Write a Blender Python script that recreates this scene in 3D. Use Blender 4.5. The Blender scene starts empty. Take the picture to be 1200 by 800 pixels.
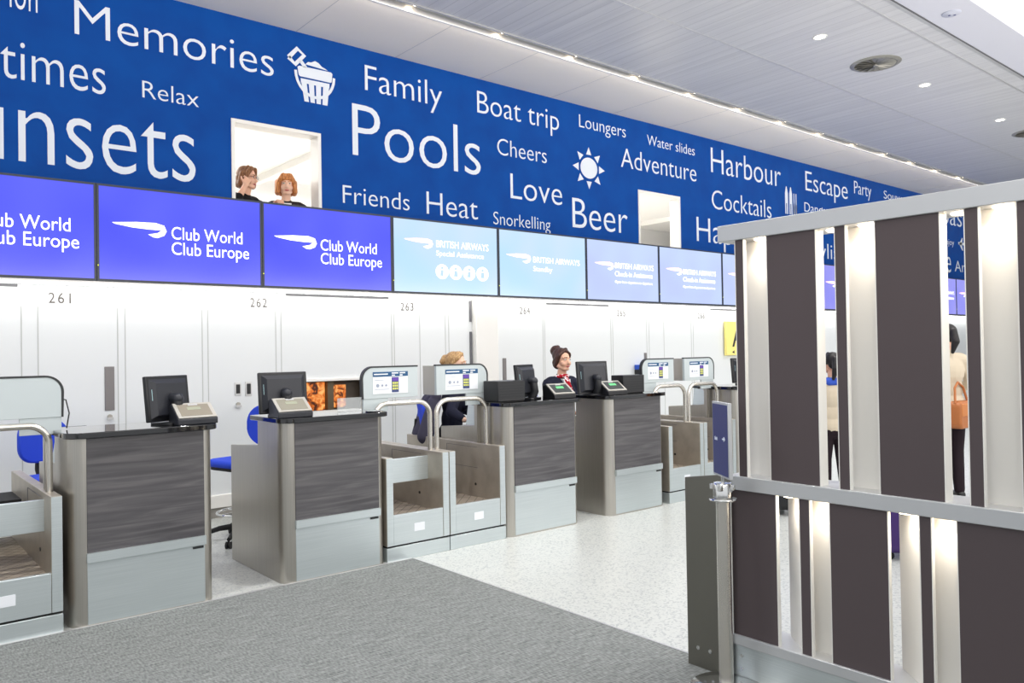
import bpy, bmesh, math, random
from mathutils import Vector, Matrix
random.seed(7)
S = bpy.context.scene
COL = S.collection
PI = math.pi

# ------------------------------------------------------------------ camera
cam = bpy.data.cameras.new('camera'); cam.lens = 28.007; cam.sensor_width = 36.0
cam.clip_start = 0.05; cam.clip_end = 200
co = bpy.data.objects.new('camera', cam); COL.objects.link(co)
_vx = Vector((1120.0, 7.0, -933.56)).normalized()          # along the counters
_vy = Vector((-778.0, -25.0, -933.56)); _vy = (_vy - _vx * _vx.dot(_vy)).normalized()
_vz = _vx.cross(_vy)
co.matrix_world = Matrix.Translation((0, 0, 1.55)) @ Matrix((_vx, _vy, _vz)).to_4x4()
S.camera = co
# ------------------------------------------------------------------ light
S.view_settings.view_transform = 'Standard'; S.view_settings.look = 'None'
S.view_settings.exposure = 0.2; S.view_settings.gamma = 1.0
S.view_settings.use_curve_mapping = False
w = bpy.data.worlds.new('hall'); S.world = w; w.use_nodes = True
w.node_tree.nodes['Background'].inputs[0].default_value = (0.93, 0.96, 1.0, 1)
w.node_tree.nodes['Background'].inputs[1].default_value = 0.85
def area_light(name, loc, sx, sy, power, color=(1, 1, 1), rot=(0, 0, 0)):
    l = bpy.data.lights.new(name, 'AREA'); l.shape = 'RECTANGLE'; l.size = sx; l.size_y = sy
    l.energy = power; l.color = color
    o = bpy.data.objects.new(name, l); o.location = loc; o.rotation_euler = rot; COL.objects.link(o); return o
for i, x in enumerate((-1.5, 3.0, 7.5, 12.0)):              # unseen fill lamps without fittings, added over the queue area
    area_light('hall_fill', (x, 0.6, 5.4), 3.2, 1.6, 60, (1, 0.98, 0.95))
area_light('fill_uplight', (6.5, -1.2, 2.6), 16, 1.6, 540, (1, .93, .86), (math.radians(143), 0, 0))   # added soft lamp, no fitting, standing in for the bright hall behind the camera
P_DOWN = 26.0       # watts of each recessed downlight
P_STRIP = 5.6       # emission of the batten under the screens

# ------------------------------------------------------------------ materials
def lin(c):
    return tuple((v / 255 / 12.92 if v / 255 <= .04045 else ((v / 255 + .055) / 1.055) ** 2.4) for v in c)
def mat(name, rgb, rough=.5, metal=0.0, emit=None, estr=1.0, spec=.5, coat=0.0, alpha=1.0, trans=0.0):
    m = bpy.data.materials.new(name); m.use_nodes = True
    b = m.node_tree.nodes['Principled BSDF']
    b.inputs['Base Color'].default_value = (*lin(rgb), 1)
    b.inputs['Roughness'].default_value = rough; b.inputs['Metallic'].default_value = metal
    b.inputs['Specular IOR Level'].default_value = spec
    b.inputs['Coat Weight'].default_value = coat; b.inputs['Coat Roughness'].default_value = .05
    b.inputs['Alpha'].default_value = alpha
    b.inputs['Transmission Weight'].default_value = trans
    if emit:
        b.inputs['Emission Color'].default_value = (*lin(emit), 1); b.inputs['Emission Strength'].default_value = estr
    return m
def nodes(m): return m.node_tree.nodes, m.node_tree.links, m.node_tree.nodes['Principled BSDF']
def add_noise(m, rgb1, rgb2, scale=(1, 1, 1), nscale=5, detail=4, lo=.35, hi=.65, bump=0.0, rough=None):
    n, l, b = nodes(m)
    tc = n.new('ShaderNodeTexCoord'); mp = n.new('ShaderNodeMapping'); mp.inputs['Scale'].default_value = scale
    no = n.new('ShaderNodeTexNoise'); no.inputs['Scale'].default_value = nscale; no.inputs['Detail'].default_value = detail
    cr = n.new('ShaderNodeValToRGB')
    cr.color_ramp.elements[0].position = lo; cr.color_ramp.elements[1].position = hi
    cr.color_ramp.elements[0].color = (*lin(rgb1), 1); cr.color_ramp.elements[1].color = (*lin(rgb2), 1)
    l.new(tc.outputs['Object'], mp.inputs['Vector']); l.new(mp.outputs[0], no.inputs['Vector'])
    l.new(no.outputs['Fac'], cr.inputs[0]); l.new(cr.outputs[0], b.inputs['Base Color'])
    if bump:
        bp = n.new('ShaderNodeBump'); bp.inputs['Strength'].default_value = bump; bp.inputs['Distance'].default_value = .002
        l.new(no.outputs['Fac'], bp.inputs['Height']); l.new(bp.outputs[0], b.inputs['Normal'])
    if rough:
        mr = n.new('ShaderNodeMapRange'); mr.inputs['To Min'].default_value = rough[0]; mr.inputs['To Max'].default_value = rough[1]
        l.new(no.outputs['Fac'], mr.inputs[0]); l.new(mr.outputs[0], b.inputs['Roughness'])
    return m
M = {}
M['wall'] = mat('white_panel', (226, 229, 230), .35)
M['joint'] = mat('joint_grey', (188, 190, 188), .6)
M['white'] = mat('white_paint', (240, 238, 233), .4)
M['cove'] = mat('cove_white', (253, 245, 232), .4, spec=.5)
M['trim'] = mat('trim_alu', (205, 205, 205), .35, .6)
M['mural'] = add_noise(mat('mural_blue', (6, 78, 165), .65, spec=.15), (0, 66, 148), (0, 74, 158), (1, 1, 1), 3)
M['letter'] = mat('letter_white', (226, 232, 242), .5)
M['number'] = mat('number_grey', (96, 90, 86), .6)
M['black'] = mat('black_plastic', (20, 21, 25), .4)
M['satin'] = mat('satin_charcoal', (36, 38, 45), .42)
M['counter'] = mat('black_gloss', (14, 14, 16), .06, coat=.6)
M['bezel'] = mat('screen_bezel', (40, 48, 66), .35)
M['steel'] = add_noise(mat('brushed_steel', (182, 178, 170), .32, .9), (178, 174, 166), (190, 186, 179), (40, 40, .3), 6, 3, .3, .7, rough=(.27, .36))
M['steel_h'] = add_noise(mat('brushed_steel_horizontal', (194, 198, 196), .38, .75), (198, 207, 209), (208, 216, 218), (.4, .4, 40), 6, 3, .3, .7, rough=(.32, .42))
M['steel_warm'] = add_noise(mat('scuffed_steel', (184, 174, 160), .42, .75), (178, 170, 158), (194, 186, 174), (1, 1, 1), 9, 5, .3, .7, rough=(.35, .5))
M['chrome'] = mat('polished_tube', (215, 215, 213), .16, 1.0)
M['tube'] = mat('satin_tube', (212, 208, 200), .26, .9)
M['signgrey'] = mat('sign_grey', (188, 197, 199), .45)
M['rim'] = mat('dark_edge', (40, 42, 44), .5)
M['board'] = mat('plum_board', (77, 67, 69), .6)
M['alu'] = mat('satin_aluminium', (196, 198, 200), .42, .55)
M['finwhite'] = mat('fin_white', (232, 230, 224), .5)
M['paper'] = mat('paper', (232, 235, 240), .6)
M['seat'] = mat('blue_fabric', (38, 72, 205), .9)
M['rubber'] = mat('black_rubber', (22, 22, 23), .7)
M['belt'] = None
M['yellow'] = mat('yellow_sign', (252, 236, 140), .5)
M['purple'] = mat('purple_shell', (62, 32, 104), .35)
M['led'] = mat('led_white', (255, 255, 255), .5, emit=(255, 250, 240), estr=12)
M['ledwarm'] = mat('led_warm', (255, 255, 255), .5, emit=(255, 232, 200), estr=14)
M['strip'] = mat('batten_light', (255, 255, 255), .5, emit=(255, 253, 248), estr=P_STRIP)
M['green'] = mat('green_display', (30, 60, 40), .3, emit=(120, 240, 150), estr=1.0)
M['lcd'] = mat('grey_lcd', (158, 160, 140), .3)
M['darkface'] = mat('dark_face', (52, 56, 56), .3)
M['silverface'] = mat('silver_face', (196, 192, 184), .35, .5)
M['red'] = mat('red_button', (214, 64, 40), .4)
M['sticker'] = mat('sticker', (190, 230, 235), .5)
M['navysign'] = mat('navy_sign', (44, 52, 112), .4)
M['teal'] = mat('poster_header', (22, 78, 122), .5)
M['poster_blue'] = mat('poster_phone', (56, 70, 120), .5)
M['poster_purple'] = mat('poster_purple', (96, 62, 160), .5)
M['poster_yellow'] = mat('poster_yellow', (214, 216, 110), .5)
M['poster_line'] = mat('poster_line', (150, 158, 175), .5)
M['glass'] = mat('clear_acrylic', (235, 240, 240), .05, alpha=.25)
M['plate'] = mat('push_plate_steel', (124, 120, 120), .4, .3)
M['groove'] = mat('groove', (108, 108, 112), .7)
M['vent'] = mat('vent_metal', (150, 148, 142), .4, .5)
M['ventdark'] = mat('vent_dark', (60, 58, 54), .6)
M['lens'] = mat('lens_dark', (60, 66, 120), .3)
def wood():
    m = mat('dark_grained_laminate', (84, 82, 84), .42)
    n, l, b = nodes(m)
    tc = n.new('ShaderNodeTexCoord'); mp = n.new('ShaderNodeMapping'); mp.inputs['Scale'].default_value = (.9, .9, 15)
    no = n.new('ShaderNodeTexNoise'); no.inputs['Scale'].default_value = 2.2; no.inputs['Detail'].default_value = 7; no.inputs['Distortion'].default_value = .6
    cr = n.new('ShaderNodeValToRGB'); e = cr.color_ramp.elements
    e[0].position = .28; e[0].color = (*lin((66, 64, 67)), 1); e[1].position = .78; e[1].color = (*lin((106, 103, 104)), 1)
    x = e.new(.5); x.color = (*lin((82, 80, 83)), 1)
    l.new(tc.outputs['Object'], mp.inputs[0]); l.new(mp.outputs[0], no.inputs['Vector']); l.new(no.outputs['Fac'], cr.inputs[0]); l.new(cr.outputs[0], b.inputs['Base Color'])
    return m
M['wood'] = wood()
def carpet():
    m = mat('grey_carpet', (128, 131, 130), .95, spec=.1)
    n, l, b = nodes(m)
    tc = n.new('ShaderNodeTexCoord')
    mp = n.new('ShaderNodeMapping'); mp.inputs['Scale'].default_value = (4, 95, 1)
    n1 = n.new('ShaderNodeTexNoise'); n1.inputs['Scale'].default_value = 1.6; n1.inputs['Detail'].default_value = 5
    mp2 = n.new('ShaderNodeMapping'); mp2.inputs['Scale'].default_value = (80, 26, 1)
    n2 = n.new('ShaderNodeTexNoise'); n2.inputs['Scale'].default_value = 1.2; n2.inputs['Detail'].default_value = 3
    mx = n.new('ShaderNodeMath'); mx.operation = 'ADD'
    ma = n.new('ShaderNodeMath'); ma.operation = 'MULTIPLY'; ma.inputs[1].default_value = .5
    cr = n.new('ShaderNodeValToRGB'); e = cr.color_ramp.elements
    e[0].position = .34; e[0].color = (*lin((92, 95, 95)), 1); e[1].position = .66; e[1].color = (*lin((154, 157, 155)), 1)
    bp = n.new('ShaderNodeBump'); bp.inputs['Strength'].default_value = .4; bp.inputs['Distance'].default_value = .004
    l.new(tc.outputs['Object'], mp.inputs[0]); l.new(tc.outputs['Object'], mp2.inputs[0])
    l.new(mp.outputs[0], n1.inputs['Vector']); l.new(mp2.outputs[0], n2.inputs['Vector'])
    l.new(n1.outputs['Fac'], mx.inputs[0]); l.new(n2.outputs['Fac'], mx.inputs[1]); l.new(mx.outputs[0], ma.inputs[0])
    l.new(ma.outputs[0], cr.inputs[0]); l.new(cr.outputs[0], b.inputs['Base Color']); l.new(ma.outputs[0], bp.inputs['Height']); l.new(bp.outputs[0], b.inputs['Normal'])
    return m
M['carpet'] = carpet()
def terrazzo():
    m = mat('pale_terrazzo', (214, 216, 214), .3)
    n, l, b = nodes(m)
    tc = n.new('ShaderNodeTexCoord')
    v = n.new('ShaderNodeTexVoronoi'); v.inputs['Scale'].default_value = 85
    no = n.new('ShaderNodeTexNoise'); no.inputs['Scale'].default_value = 60; no.inputs['Detail'].default_value = 3
    cr = n.new('ShaderNodeValToRGB'); e = cr.color_ramp.elements
    e[0].position = .02; e[0].color = (*lin((166, 170, 170)), 1); e[1].position = .4; e[1].color = (*lin((200, 202, 198)), 1)
    hs = n.new('ShaderNodeSeparateColor'); l.new(tc.outputs['Object'], v.inputs['Vector']); l.new(tc.outputs['Object'], no.inputs['Vector'])
    l.new(v.outputs['Color'], hs.inputs[0]); l.new(hs.outputs[0], cr.inputs[0]); l.new(cr.outputs[0], b.inputs['Base Color'])
    return m
M['terrazzo'] = terrazzo()
def slatted():
    m = mat('linear_ceiling_metal', (178, 180, 188), .32, .0, spec=.45)
    n, l, b = nodes(m)
    tc = n.new('ShaderNodeTexCoord'); sp = n.new('ShaderNodeSeparateXYZ'); l.new(tc.outputs['Object'], sp.inputs[0])
    mo = n.new('ShaderNodeMath'); mo.operation = 'PINGPONG'; mo.inputs[1].default_value = .075
    l.new(sp.outputs[0], mo.inputs[0])
    mr = n.new('ShaderNodeMapRange'); mr.inputs['From Min'].default_value = 0; mr.inputs['From Max'].default_value = .006
    l.new(mo.outputs[0], mr.inputs[0])
    mp = n.new('ShaderNodeMapping'); mp.inputs['Scale'].default_value = (13.3, .5, 1)
    no = n.new('ShaderNodeTexNoise'); no.inputs['Scale'].default_value = .8; no.inputs['Detail'].default_value = 2
    l.new(tc.outputs['Object'], mp.inputs[0]); l.new(mp.outputs[0], no.inputs['Vector'])
    cr = n.new('ShaderNodeValToRGB'); e = cr.color_ramp.elements
    e[0].position = .3; e[0].color = (*lin((192, 192, 196)), 1); e[1].position = .7; e[1].color = (*lin((207, 207, 210)), 1)
    l.new(no.outputs['Fac'], cr.inputs[0])
    mx = n.new('ShaderNodeMix'); mx.data_type = 'RGBA'
    l.new(mr.outputs[0], mx.inputs[0]); mx.inputs[6].default_value = (*lin((166, 167, 172)), 1); l.new(cr.outputs[0], mx.inputs[7])
    l.new(mx.outputs[2], b.inputs['Base Color'])
    bp = n.new('ShaderNodeBump'); bp.inputs['Strength'].default_value = .25; bp.inputs['Distance'].default_value = .004
    l.new(mr.outputs[0], bp.inputs['Height']); l.new(bp.outputs[0], b.inputs['Normal'])
    return m
M['slats'] = slatted()
def beltmat():
    m = mat('worn_belt', (150, 138, 122), .7)
    n, l, b = nodes(m)
    tc = n.new('ShaderNodeTexCoord')
    mp = n.new('ShaderNodeMapping'); mp.inputs['Rotation'].default_value = (0, 0, PI / 4); mp.inputs['Scale'].default_value = (16, 16, 16)
    ch = n.new('ShaderNodeTexBrick'); ch.offset = 0; ch.inputs['Scale'].default_value = 1.0; ch.inputs['Mortar Size'].default_value = .05
    ch.inputs['Brick Width'].default_value = 1; ch.inputs['Row Height'].default_value = 1
    ch.inputs['Color1'].default_value = (*lin((160, 148, 132)), 1); ch.inputs['Color2'].default_value = (*lin((146, 134, 118)), 1); ch.inputs['Mortar'].default_value = (*lin((96, 86, 76)), 1)
    l.new(tc.outputs['Object'], mp.inputs[0]); l.new(mp.outputs[0], ch.inputs['Vector']); l.new(ch.outputs[0], b.inputs['Base Color'])
    return m
M['belt'] = beltmat()
def screenmat(name, c1, c2, s):
    m = mat(name, (10, 10, 14), .15)
    n, l, b = nodes(m)
    tc = n.new('ShaderNodeTexCoord'); no = n.new('ShaderNodeTexNoise'); no.inputs['Scale'].default_value = 1.3; no.inputs['Detail'].default_value = 1
    cr = n.new('ShaderNodeValToRGB'); cr.color_ramp.elements[0].position = .35; cr.color_ramp.elements[1].position = .65
    cr.color_ramp.elements[0].color = (*lin(c1), 1); cr.color_ramp.elements[1].color = (*lin(c2), 1)
    l.new(tc.outputs['Object'], no.inputs['Vector']); l.new(no.outputs['Fac'], cr.inputs[0]); l.new(cr.outputs[0], b.inputs['Emission Color'])
    b.inputs['Emission Strength'].default_value = s
    return m
M['scr_blue'] = screenmat('screen_blue', (72, 80, 250), (92, 100, 255), .86)
M['scr_cyan'] = screenmat('screen_cyan', (186, 224, 255), (206, 226, 255), .90)
M['scr_lilac'] = screenmat('screen_lilac', (192, 206, 255), (200, 220, 255), .88)
M['scr_violet'] = screenmat('screen_violet', (150, 150, 255), (165, 165, 255), .78)
M['scr_white'] = mat('screen_white', (240, 240, 250), .4, emit=(252, 252, 255), estr=1.0)
M['scr_pink'] = mat('screen_pink', (250, 200, 220), .4, emit=(250, 202, 224), estr=1.0)
def orangemat():
    m = mat('backlit_orange_print', (30, 20, 10), .3)
    n, l, b = nodes(m)
    tc = n.new('ShaderNodeTexCoord'); no = n.new('ShaderNodeTexNoise'); no.inputs['Scale'].default_value = 14; no.inputs['Detail'].default_value = 5; no.inputs['Distortion'].default_value = 1.2
    cr = n.new('ShaderNodeValToRGB'); e = cr.color_ramp.elements
    e[0].position = .36; e[0].color = (*lin((70, 28, 10)), 1); e[1].position = .66; e[1].color = (*lin((255, 190, 110)), 1)
    x = e.new(.5); x.color = (*lin((228, 116, 34)), 1)
    l.new(tc.outputs['Object'], no.inputs['Vector']); l.new(no.outputs['Fac'], cr.inputs[0]); l.new(cr.outputs[0], b.inputs['Emission Color']); b.inputs['Emission Strength'].default_value = .9
    return m
M['orange'] = orangemat()

# ------------------------------------------------------------------ helpers
def empty(name, loc=(0, 0, 0), rz=0.0):
    o = bpy.data.objects.new(name, None); o.location = loc; o.rotation_euler = (0, 0, rz); o.empty_display_size = .1
    COL.objects.link(o); return o
def tag(o, label=None, cat=None, group=None, kind=None):
    if label: o['label'] = label
    if cat: o['category'] = cat
    if group: o['group'] = group
    if kind: o['kind'] = kind
    return o
def copy_tree(o, parent=None):
    c = o.copy(); COL.objects.link(c)
    if parent is not None:
        c.parent = parent
    for ch in list(o.children): copy_tree(ch, c)
    return c
class MB:
    def __init__(s): s.v = []; s.f = []; s.mi = []; s.cur = 0
    def add(s, vs, fs):
        k = len(s.v); s.v += [tuple(v) for v in vs]; s.f += [[i + k for i in f] for f in fs]; s.mi += [s.cur] * len(fs); return s
    def box(s, x0, x1, y0, y1, z0, z1):
        v = [(x, y, z) for x in (x0, x1) for y in (y0, y1) for z in (z0, z1)]
        return s.add(v, [[0, 1, 3, 2], [4, 6, 7, 5], [0, 4, 5, 1], [2, 3, 7, 6], [0, 2, 6, 4], [1, 5, 7, 3]])
    def prism(s, poly, axis, a0, a1):
        """poly in the two other axes, order (x,y) for z, (x,z) for y, (y,z) for x"""
        def P(p, a):
            return {'z': (p[0], p[1], a), 'y': (p[0], a, p[1]), 'x': (a, p[0], p[1])}[axis]
        n = len(poly); v = [P(p, a0) for p in poly] + [P(p, a1) for p in poly]
        f = [list(range(n)), list(range(2 * n - 1, n - 1, -1))] + [[i, i + n, (i + 1) % n + n, (i + 1) % n] for i in range(n)]
        return s.add(v, f)
    def tube(s, pts, r, seg=12, cap=True):
        pts = [Vector(p) for p in pts]; n = len(pts); rs = r if isinstance(r, (list, tuple)) else [r] * n
        v = []; f = []; up = None
        for i, p in enumerate(pts):
            t = (pts[min(i + 1, n - 1)] - pts[max(i - 1, 0)]).normalized()
            if up is None:
                up = Vector((0, 0, 1)) if abs(t.z) < .9 else Vector((1, 0, 0))
            a = (up - t * up.dot(t)).normalized(); up = a; b = t.cross(a)
            for k in range(seg):
                q = 2 * PI * k / seg; v.append(p + (a * math.cos(q) + b * math.sin(q)) * rs[i])
        for i in range(n - 1):
            for k in range(seg):
                f.append([i * seg + k, i * seg + (k + 1) % seg, (i + 1) * seg + (k + 1) % seg, (i + 1) * seg + k])
        if cap: f.append(list(range(seg - 1, -1, -1))); f.append([(n - 1) * seg + k for k in range(seg)])
        return s.add(v, f)
    def lathe(s, prof, c=(0, 0), seg=24):
        v = []; f = []; n = len(prof)
        for r, z in prof:
            for k in range(seg):
                q = 2 * PI * k / seg; v.append((c[0] + r * math.cos(q), c[1] + r * math.sin(q), z))
        for i in range(n - 1):
            for k in range(seg):
                f.append([i * seg + k, i * seg + (k + 1) % seg, (i + 1) * seg + (k + 1) % seg, (i + 1) * seg + k])
        f.append(list(range(seg - 1, -1, -1))); f.append([(n - 1) * seg + k for k in range(seg)])
        return s.add(v, f)
    def ell(s, c, r, rot=None, seg=16, rings=10):
        v = []; f = []; c = Vector(c)
        for i in range(rings + 1):
            t = PI * i / rings
            for k in range(seg):
                q = 2 * PI * k / seg
                p = Vector((r[0] * math.sin(t) * math.cos(q), r[1] * math.sin(t) * math.sin(q), r[2] * math.cos(t)))
                v.append(c + (rot @ p if rot else p))
        for i in range(rings):
            for k in range(seg):
                f.append([i * seg + k, (i + 1) * seg + k, (i + 1) * seg + (k + 1) % seg, i * seg + (k + 1) % seg])
        return s.add(v, f)
    def cap(s, p0, p1, r0, r1=None, seg=12):
        """round-ended tapered limb, closed"""
        r1 = r0 if r1 is None else r1
        p0 = Vector(p0); p1 = Vector(p1); d = (p1 - p0)
        L = d.length
        if L < 1e-6: return s.ell(p0, (r0, r0, r0))
        t = d / L; pts = []; rs = []
        for k in range(1, 5):
            a = PI / 2 * (1 - k / 4.0); pts.append(p0 - t * r0 * math.sin(a)); rs.append(r0 * math.cos(a))
        pts.insert(0, p0 - t * r0 * .999); rs.insert(0, r0 * .05)
        for k in range(0, 4):
            a = PI / 2 * k / 4.0; pts.append(p1 + t * r1 * math.sin(a)); rs.append(r1 * math.cos(a))
        pts.append(p1 + t * r1 * .999); rs.append(r1 * .05)
        return s.tube(pts, rs, seg)
    def quad_y(s, pts, y, t=.002):
        return s.prism(pts, 'y', y - t, y)
    def mesh(s, name):
        me = bpy.data.meshes.new(name); me.from_pydata(s.v, [], s.f)
        bm = bmesh.new(); bm.from_mesh(me); bmesh.ops.remove_doubles(bm, verts=bm.verts, dist=1e-6)
        bmesh.ops.recalc_face_normals(bm, faces=bm.faces); bm.to_mesh(me); bm.free()
        return me
    def build(s, name, m, parent=None, bev=0.0, smooth=True, loc=None, seg=2):
        me = bpy.data.meshes.new(name); me.from_pydata(s.v, [], s.f)
        ms = m if isinstance(m, list) else [m]
        for x in ms: me.materials.append(x)
        for p, i in zip(me.polygons, s.mi): p.material_index = i
        bm = bmesh.new(); bm.from_mesh(me); bmesh.ops.recalc_face_normals(bm, faces=bm.faces); bm.to_mesh(me); bm.free()
        o = bpy.data.objects.new(name, me); COL.objects.link(o)
        if smooth: me.shade_smooth(); me.set_sharp_from_angle(angle=math.radians(38))
        if bev:
            b = o.modifiers.new('bevel', 'BEVEL'); b.width = bev; b.segments = seg; b.limit_method = 'ANGLE'; b.angle_limit = math.radians(40); b.harden_normals = False
        if parent is not None: o.parent = parent
        if loc: o.location = loc
        return o
def struct(o): o['kind'] = 'structure'; return o
def text_mesh(body, spacing=1.0, off=0.0):
    c = bpy.data.curves.new('t', 'FONT'); c.body = body; c.size = 1; c.space_character = spacing; c.resolution_u = 4; c.offset = off
    t = bpy.data.objects.new('t', c); COL.objects.link(t)
    dg = bpy.context.evaluated_depsgraph_get(); dg.update()
    me = bpy.data.meshes.new_from_object(t.evaluated_get(dg))
    bpy.data.objects.remove(t); bpy.data.curves.remove(c)
    me.materials.clear(); me.shade_flat()
    return me
_H = text_mesh('H'); CAPH = max(v.co.y for v in _H.vertices)
_X = text_mesh('x'); XH = max(v.co.y for v in _X.vertices)
def bounds(me): return min(v.co.x for v in me.vertices), max(v.co.x for v in me.vertices)
def lettering(body, x0, x1, z, cap, y, m, parent, name='lettering', pre='', label=None, thick=.003, spacing=1.0, xh=False, off=0.0):
    """word on a plane facing -Y: 'body' spans x0..x1; 'pre' is drawn before it; cap = height of capitals (or of x with xh)"""
    me = text_mesh(pre + body, spacing, off); a, b = bounds(me)
    if pre:
        ba, bb = bounds(text_mesh(body, spacing, off)); wfull = b - a; wb = bb - ba
        sx = (x1 - x0) / wb; off = x1 - b * sx
    else:
        sx = (x1 - x0) / (b - a); off = x0 - a * sx
    sz = cap / (XH if xh else CAPH)
    bm = bmesh.new(); bm.from_mesh(me)
    r = bmesh.ops.extrude_face_region(bm, geom=list(bm.faces)); 
    for g in r['geom']:
        if isinstance(g, bmesh.types.BMVert): g.co.z += 1
    for v in bm.verts:
        xx, yy, zz = v.co; v.co = (off + xx * sx, y - (thick if zz > .5 else -.001), z + yy * sz)
    bmesh.ops.recalc_face_normals(bm, faces=bm.faces); bm.to_mesh(me); bm.free()
    me.materials.append(m); me.name = name; me.shade_flat()
    o = bpy.data.objects.new(name, me); COL.objects.link(o); o.parent = parent
    if label: o['label'] = label
    return o
def round_rect(x0, x1, z0, z1, r, corners=(1, 1, 1, 1), n=6):
    """corner order: bottom-left, bottom-right, top-right, top-left"""
    out = []
    for (cx, cz, a0, on, px, pz) in ((x0 + r, z0 + r, PI, corners[0], x0, z0), (x1 - r, z0 + r, 1.5 * PI, corners[1], x1, z0),
                                     (x1 - r, z1 - r, 0, corners[2], x1, z1), (x0 + r, z1 - r, PI / 2, corners[3], x0, z1)):
        if on:
            for k in range(n + 1):
                q = a0 + PI / 2 * k / n; out.append((cx + r * math.cos(q), cz + r * math.sin(q)))
        else: out.append((px, pz))
    return out

# ------------------------------------------------------------------ the setting
X0, X1 = -3.0, 28.0
o = struct(MB().box(-8, X1, -7, 8.0, -.12, 0).build('floor', M['terrazzo'], smooth=False))
o = MB().box(-6, 3.262, -6.5, 5.125, 0, .006).build('floor_carpet', M['carpet'], smooth=False); struct(o)
o = MB().box(-6, 3.262, 5.125, 5.150, 0, .007).build('trim_1', M['trim'], smooth=False); struct(o)
o = MB().box(3.262, 3.275, -6.5, 5.125, 0, .008).build('trim_2', M['trim'], smooth=False); struct(o)
HX0, HX1, HZ0, HZ1 = 3.645, 4.36, .86, 1.272              # hatch to the baggage hall
WZ = 3.02
b = MB()
b.box(X0, HX0, 7.75, 7.9, 0, WZ); b.box(HX1, X1, 7.75, 7.9, 0, WZ)
b.box(HX0, HX1, 7.75, 7.9, 0, HZ0); b.box(HX0, HX1, 7.75, 7.9, HZ1, WZ)
wall = struct(b.build('wall_back', M['wall'], smooth=False))
j = MB()
for x in (.62, 1.115, 1.236, 1.858, 1.92, 2.603, 2.657, 3.338, 3.395, 4.699, 4.732, 5.075, 5.435, 5.484, 6.99, 7.02, 8.281, 8.32, 9.049, 9.10, 9.44, 10.1, 10.15, 11.9, 11.95, 13.4, 13.45, 14.9):
    j.box(x - .004, x + .004, 7.7475, 7.752, .22, 2.0)
j.build('panel_joint', M['joint'], wall, smooth=False)
for (x0, x1, z0, z1) in ((1.747, 1.826, 1.088, 1.478), (6.30, 6.355, 1.10, 1.47), (8.98, 9.03, 1.12, 1.5)):
    MB().box(x0, x1, 7.738, 7.752, z0, z1).build('push_plate', M['plate'], wall, bev=.004)
for (x, z) in ((1.785, 1.035), (2.94, 1.08)):
    k = MB(); k.tube([(x, 7.752, z), (x, 7.725, z)], .019); k.cur = 1; k.box(x - .026, x + .026, 7.715, 7.727, z - .03, z - .008)
    k.build('door_lock', [M['steel'], M['trim']], wall)
for (x, z0, z1) in ((2.94, 1.165, 1.294), (3.047, 1.155, 1.298)):
    k = MB(); k.box(x - .032, x + .032, 7.74, 7.752, z0, z1); k.cur = 1; k.box(x - .018, x + .018, 7.728, 7.742, z0 + .02, z1 - .02)
    k.build('recessed_pull', [M['trim'], M['black']], wall, bev=.003)
for (x0, x1) in ((.2, 1.09), (3.452, 4.663), (7.056, 8.242), (10.6, 11.8)):
    MB().box(x0, x1, 7.744, 7.752, 2.162, 2.184).build('air_slot', M['groove'], wall, smooth=False)
for (t, x, z) in (('260', -.36, 2.077), ('261', 1.402, 2.077), ('262', 3.163, 2.083), ('263', 4.908, 2.083), ('264', 6.683, 2.074), ('265', 8.50, 2.073), ('266', 10.36, 2.066), ('267', 12.2, 2.06), ('268', 14.0, 2.06)):
    lettering(t, x - .085, x + .085, z - .044, .088, 7.75, M['number'], wall, spacing=1.25, label='counter number ' + t)
struct(MB().box(X0, X1, 7.70, 7.75, .10, .22).build('trim_3', M['white'], smooth=False, bev=.004))
struct(MB().box(X0, X1, 7.73, 7.75, 0, .10).build('baseboard_back', mat('skirting_grey', (150, 146, 140), .5), smooth=False))
b = MB(); b.box(5.83, 6.17, 7.66, 7.75, 0, 2.2); pier = struct(b.build('column', M['white'], bev=.006))
k = MB(); k.box(5.79, 5.818, 7.735, 7.752, 1.92, 2.17); k.box(5.79, 5.818, 7.735, 7.752, 0.3, 1.8)
k.build('dark_gap', M['groove'], wall, smooth=False)

# hatch in the back wall
h = empty('baggage_hatch', (HX0, 7.75, HZ0)); tag(h, 'low dark hatch in the white wall with glowing orange prints, behind the second desk', 'hatch')
W = HX1 - HX0; H = HZ1 - HZ0
b = MB(); b.box(0, W, .13, .15, 0, H); b.box(0, W, 0, .13, 0, .01); b.box(0, W, 0, .13, H - .01, H); b.box(0, .012, 0, .13, 0, H); b.box(W - .012, W, 0, .13, 0, H)
b.build('lining', mat('hatch_brown', (70, 60, 48), .5), h, smooth=False)
MB().box(.012, .272, .09, .12, .10, H - .012).build('backlit_print', M['orange'], h, smooth=False)
MB().box(.37, .52, .09, .12, .12, H - .05).build('backlit_print', M['orange'], h, smooth=False)
MB().box(.285, .355, .05, .13, .0, H - .012).build('mullion', mat('hatch_post', (104, 92, 72), .4, .4), h, smooth=False)
MB().box(-.02, W + .02, -.035, .0, H, H + .03).build('ledge', M['white'], h, bev=.004)

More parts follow.
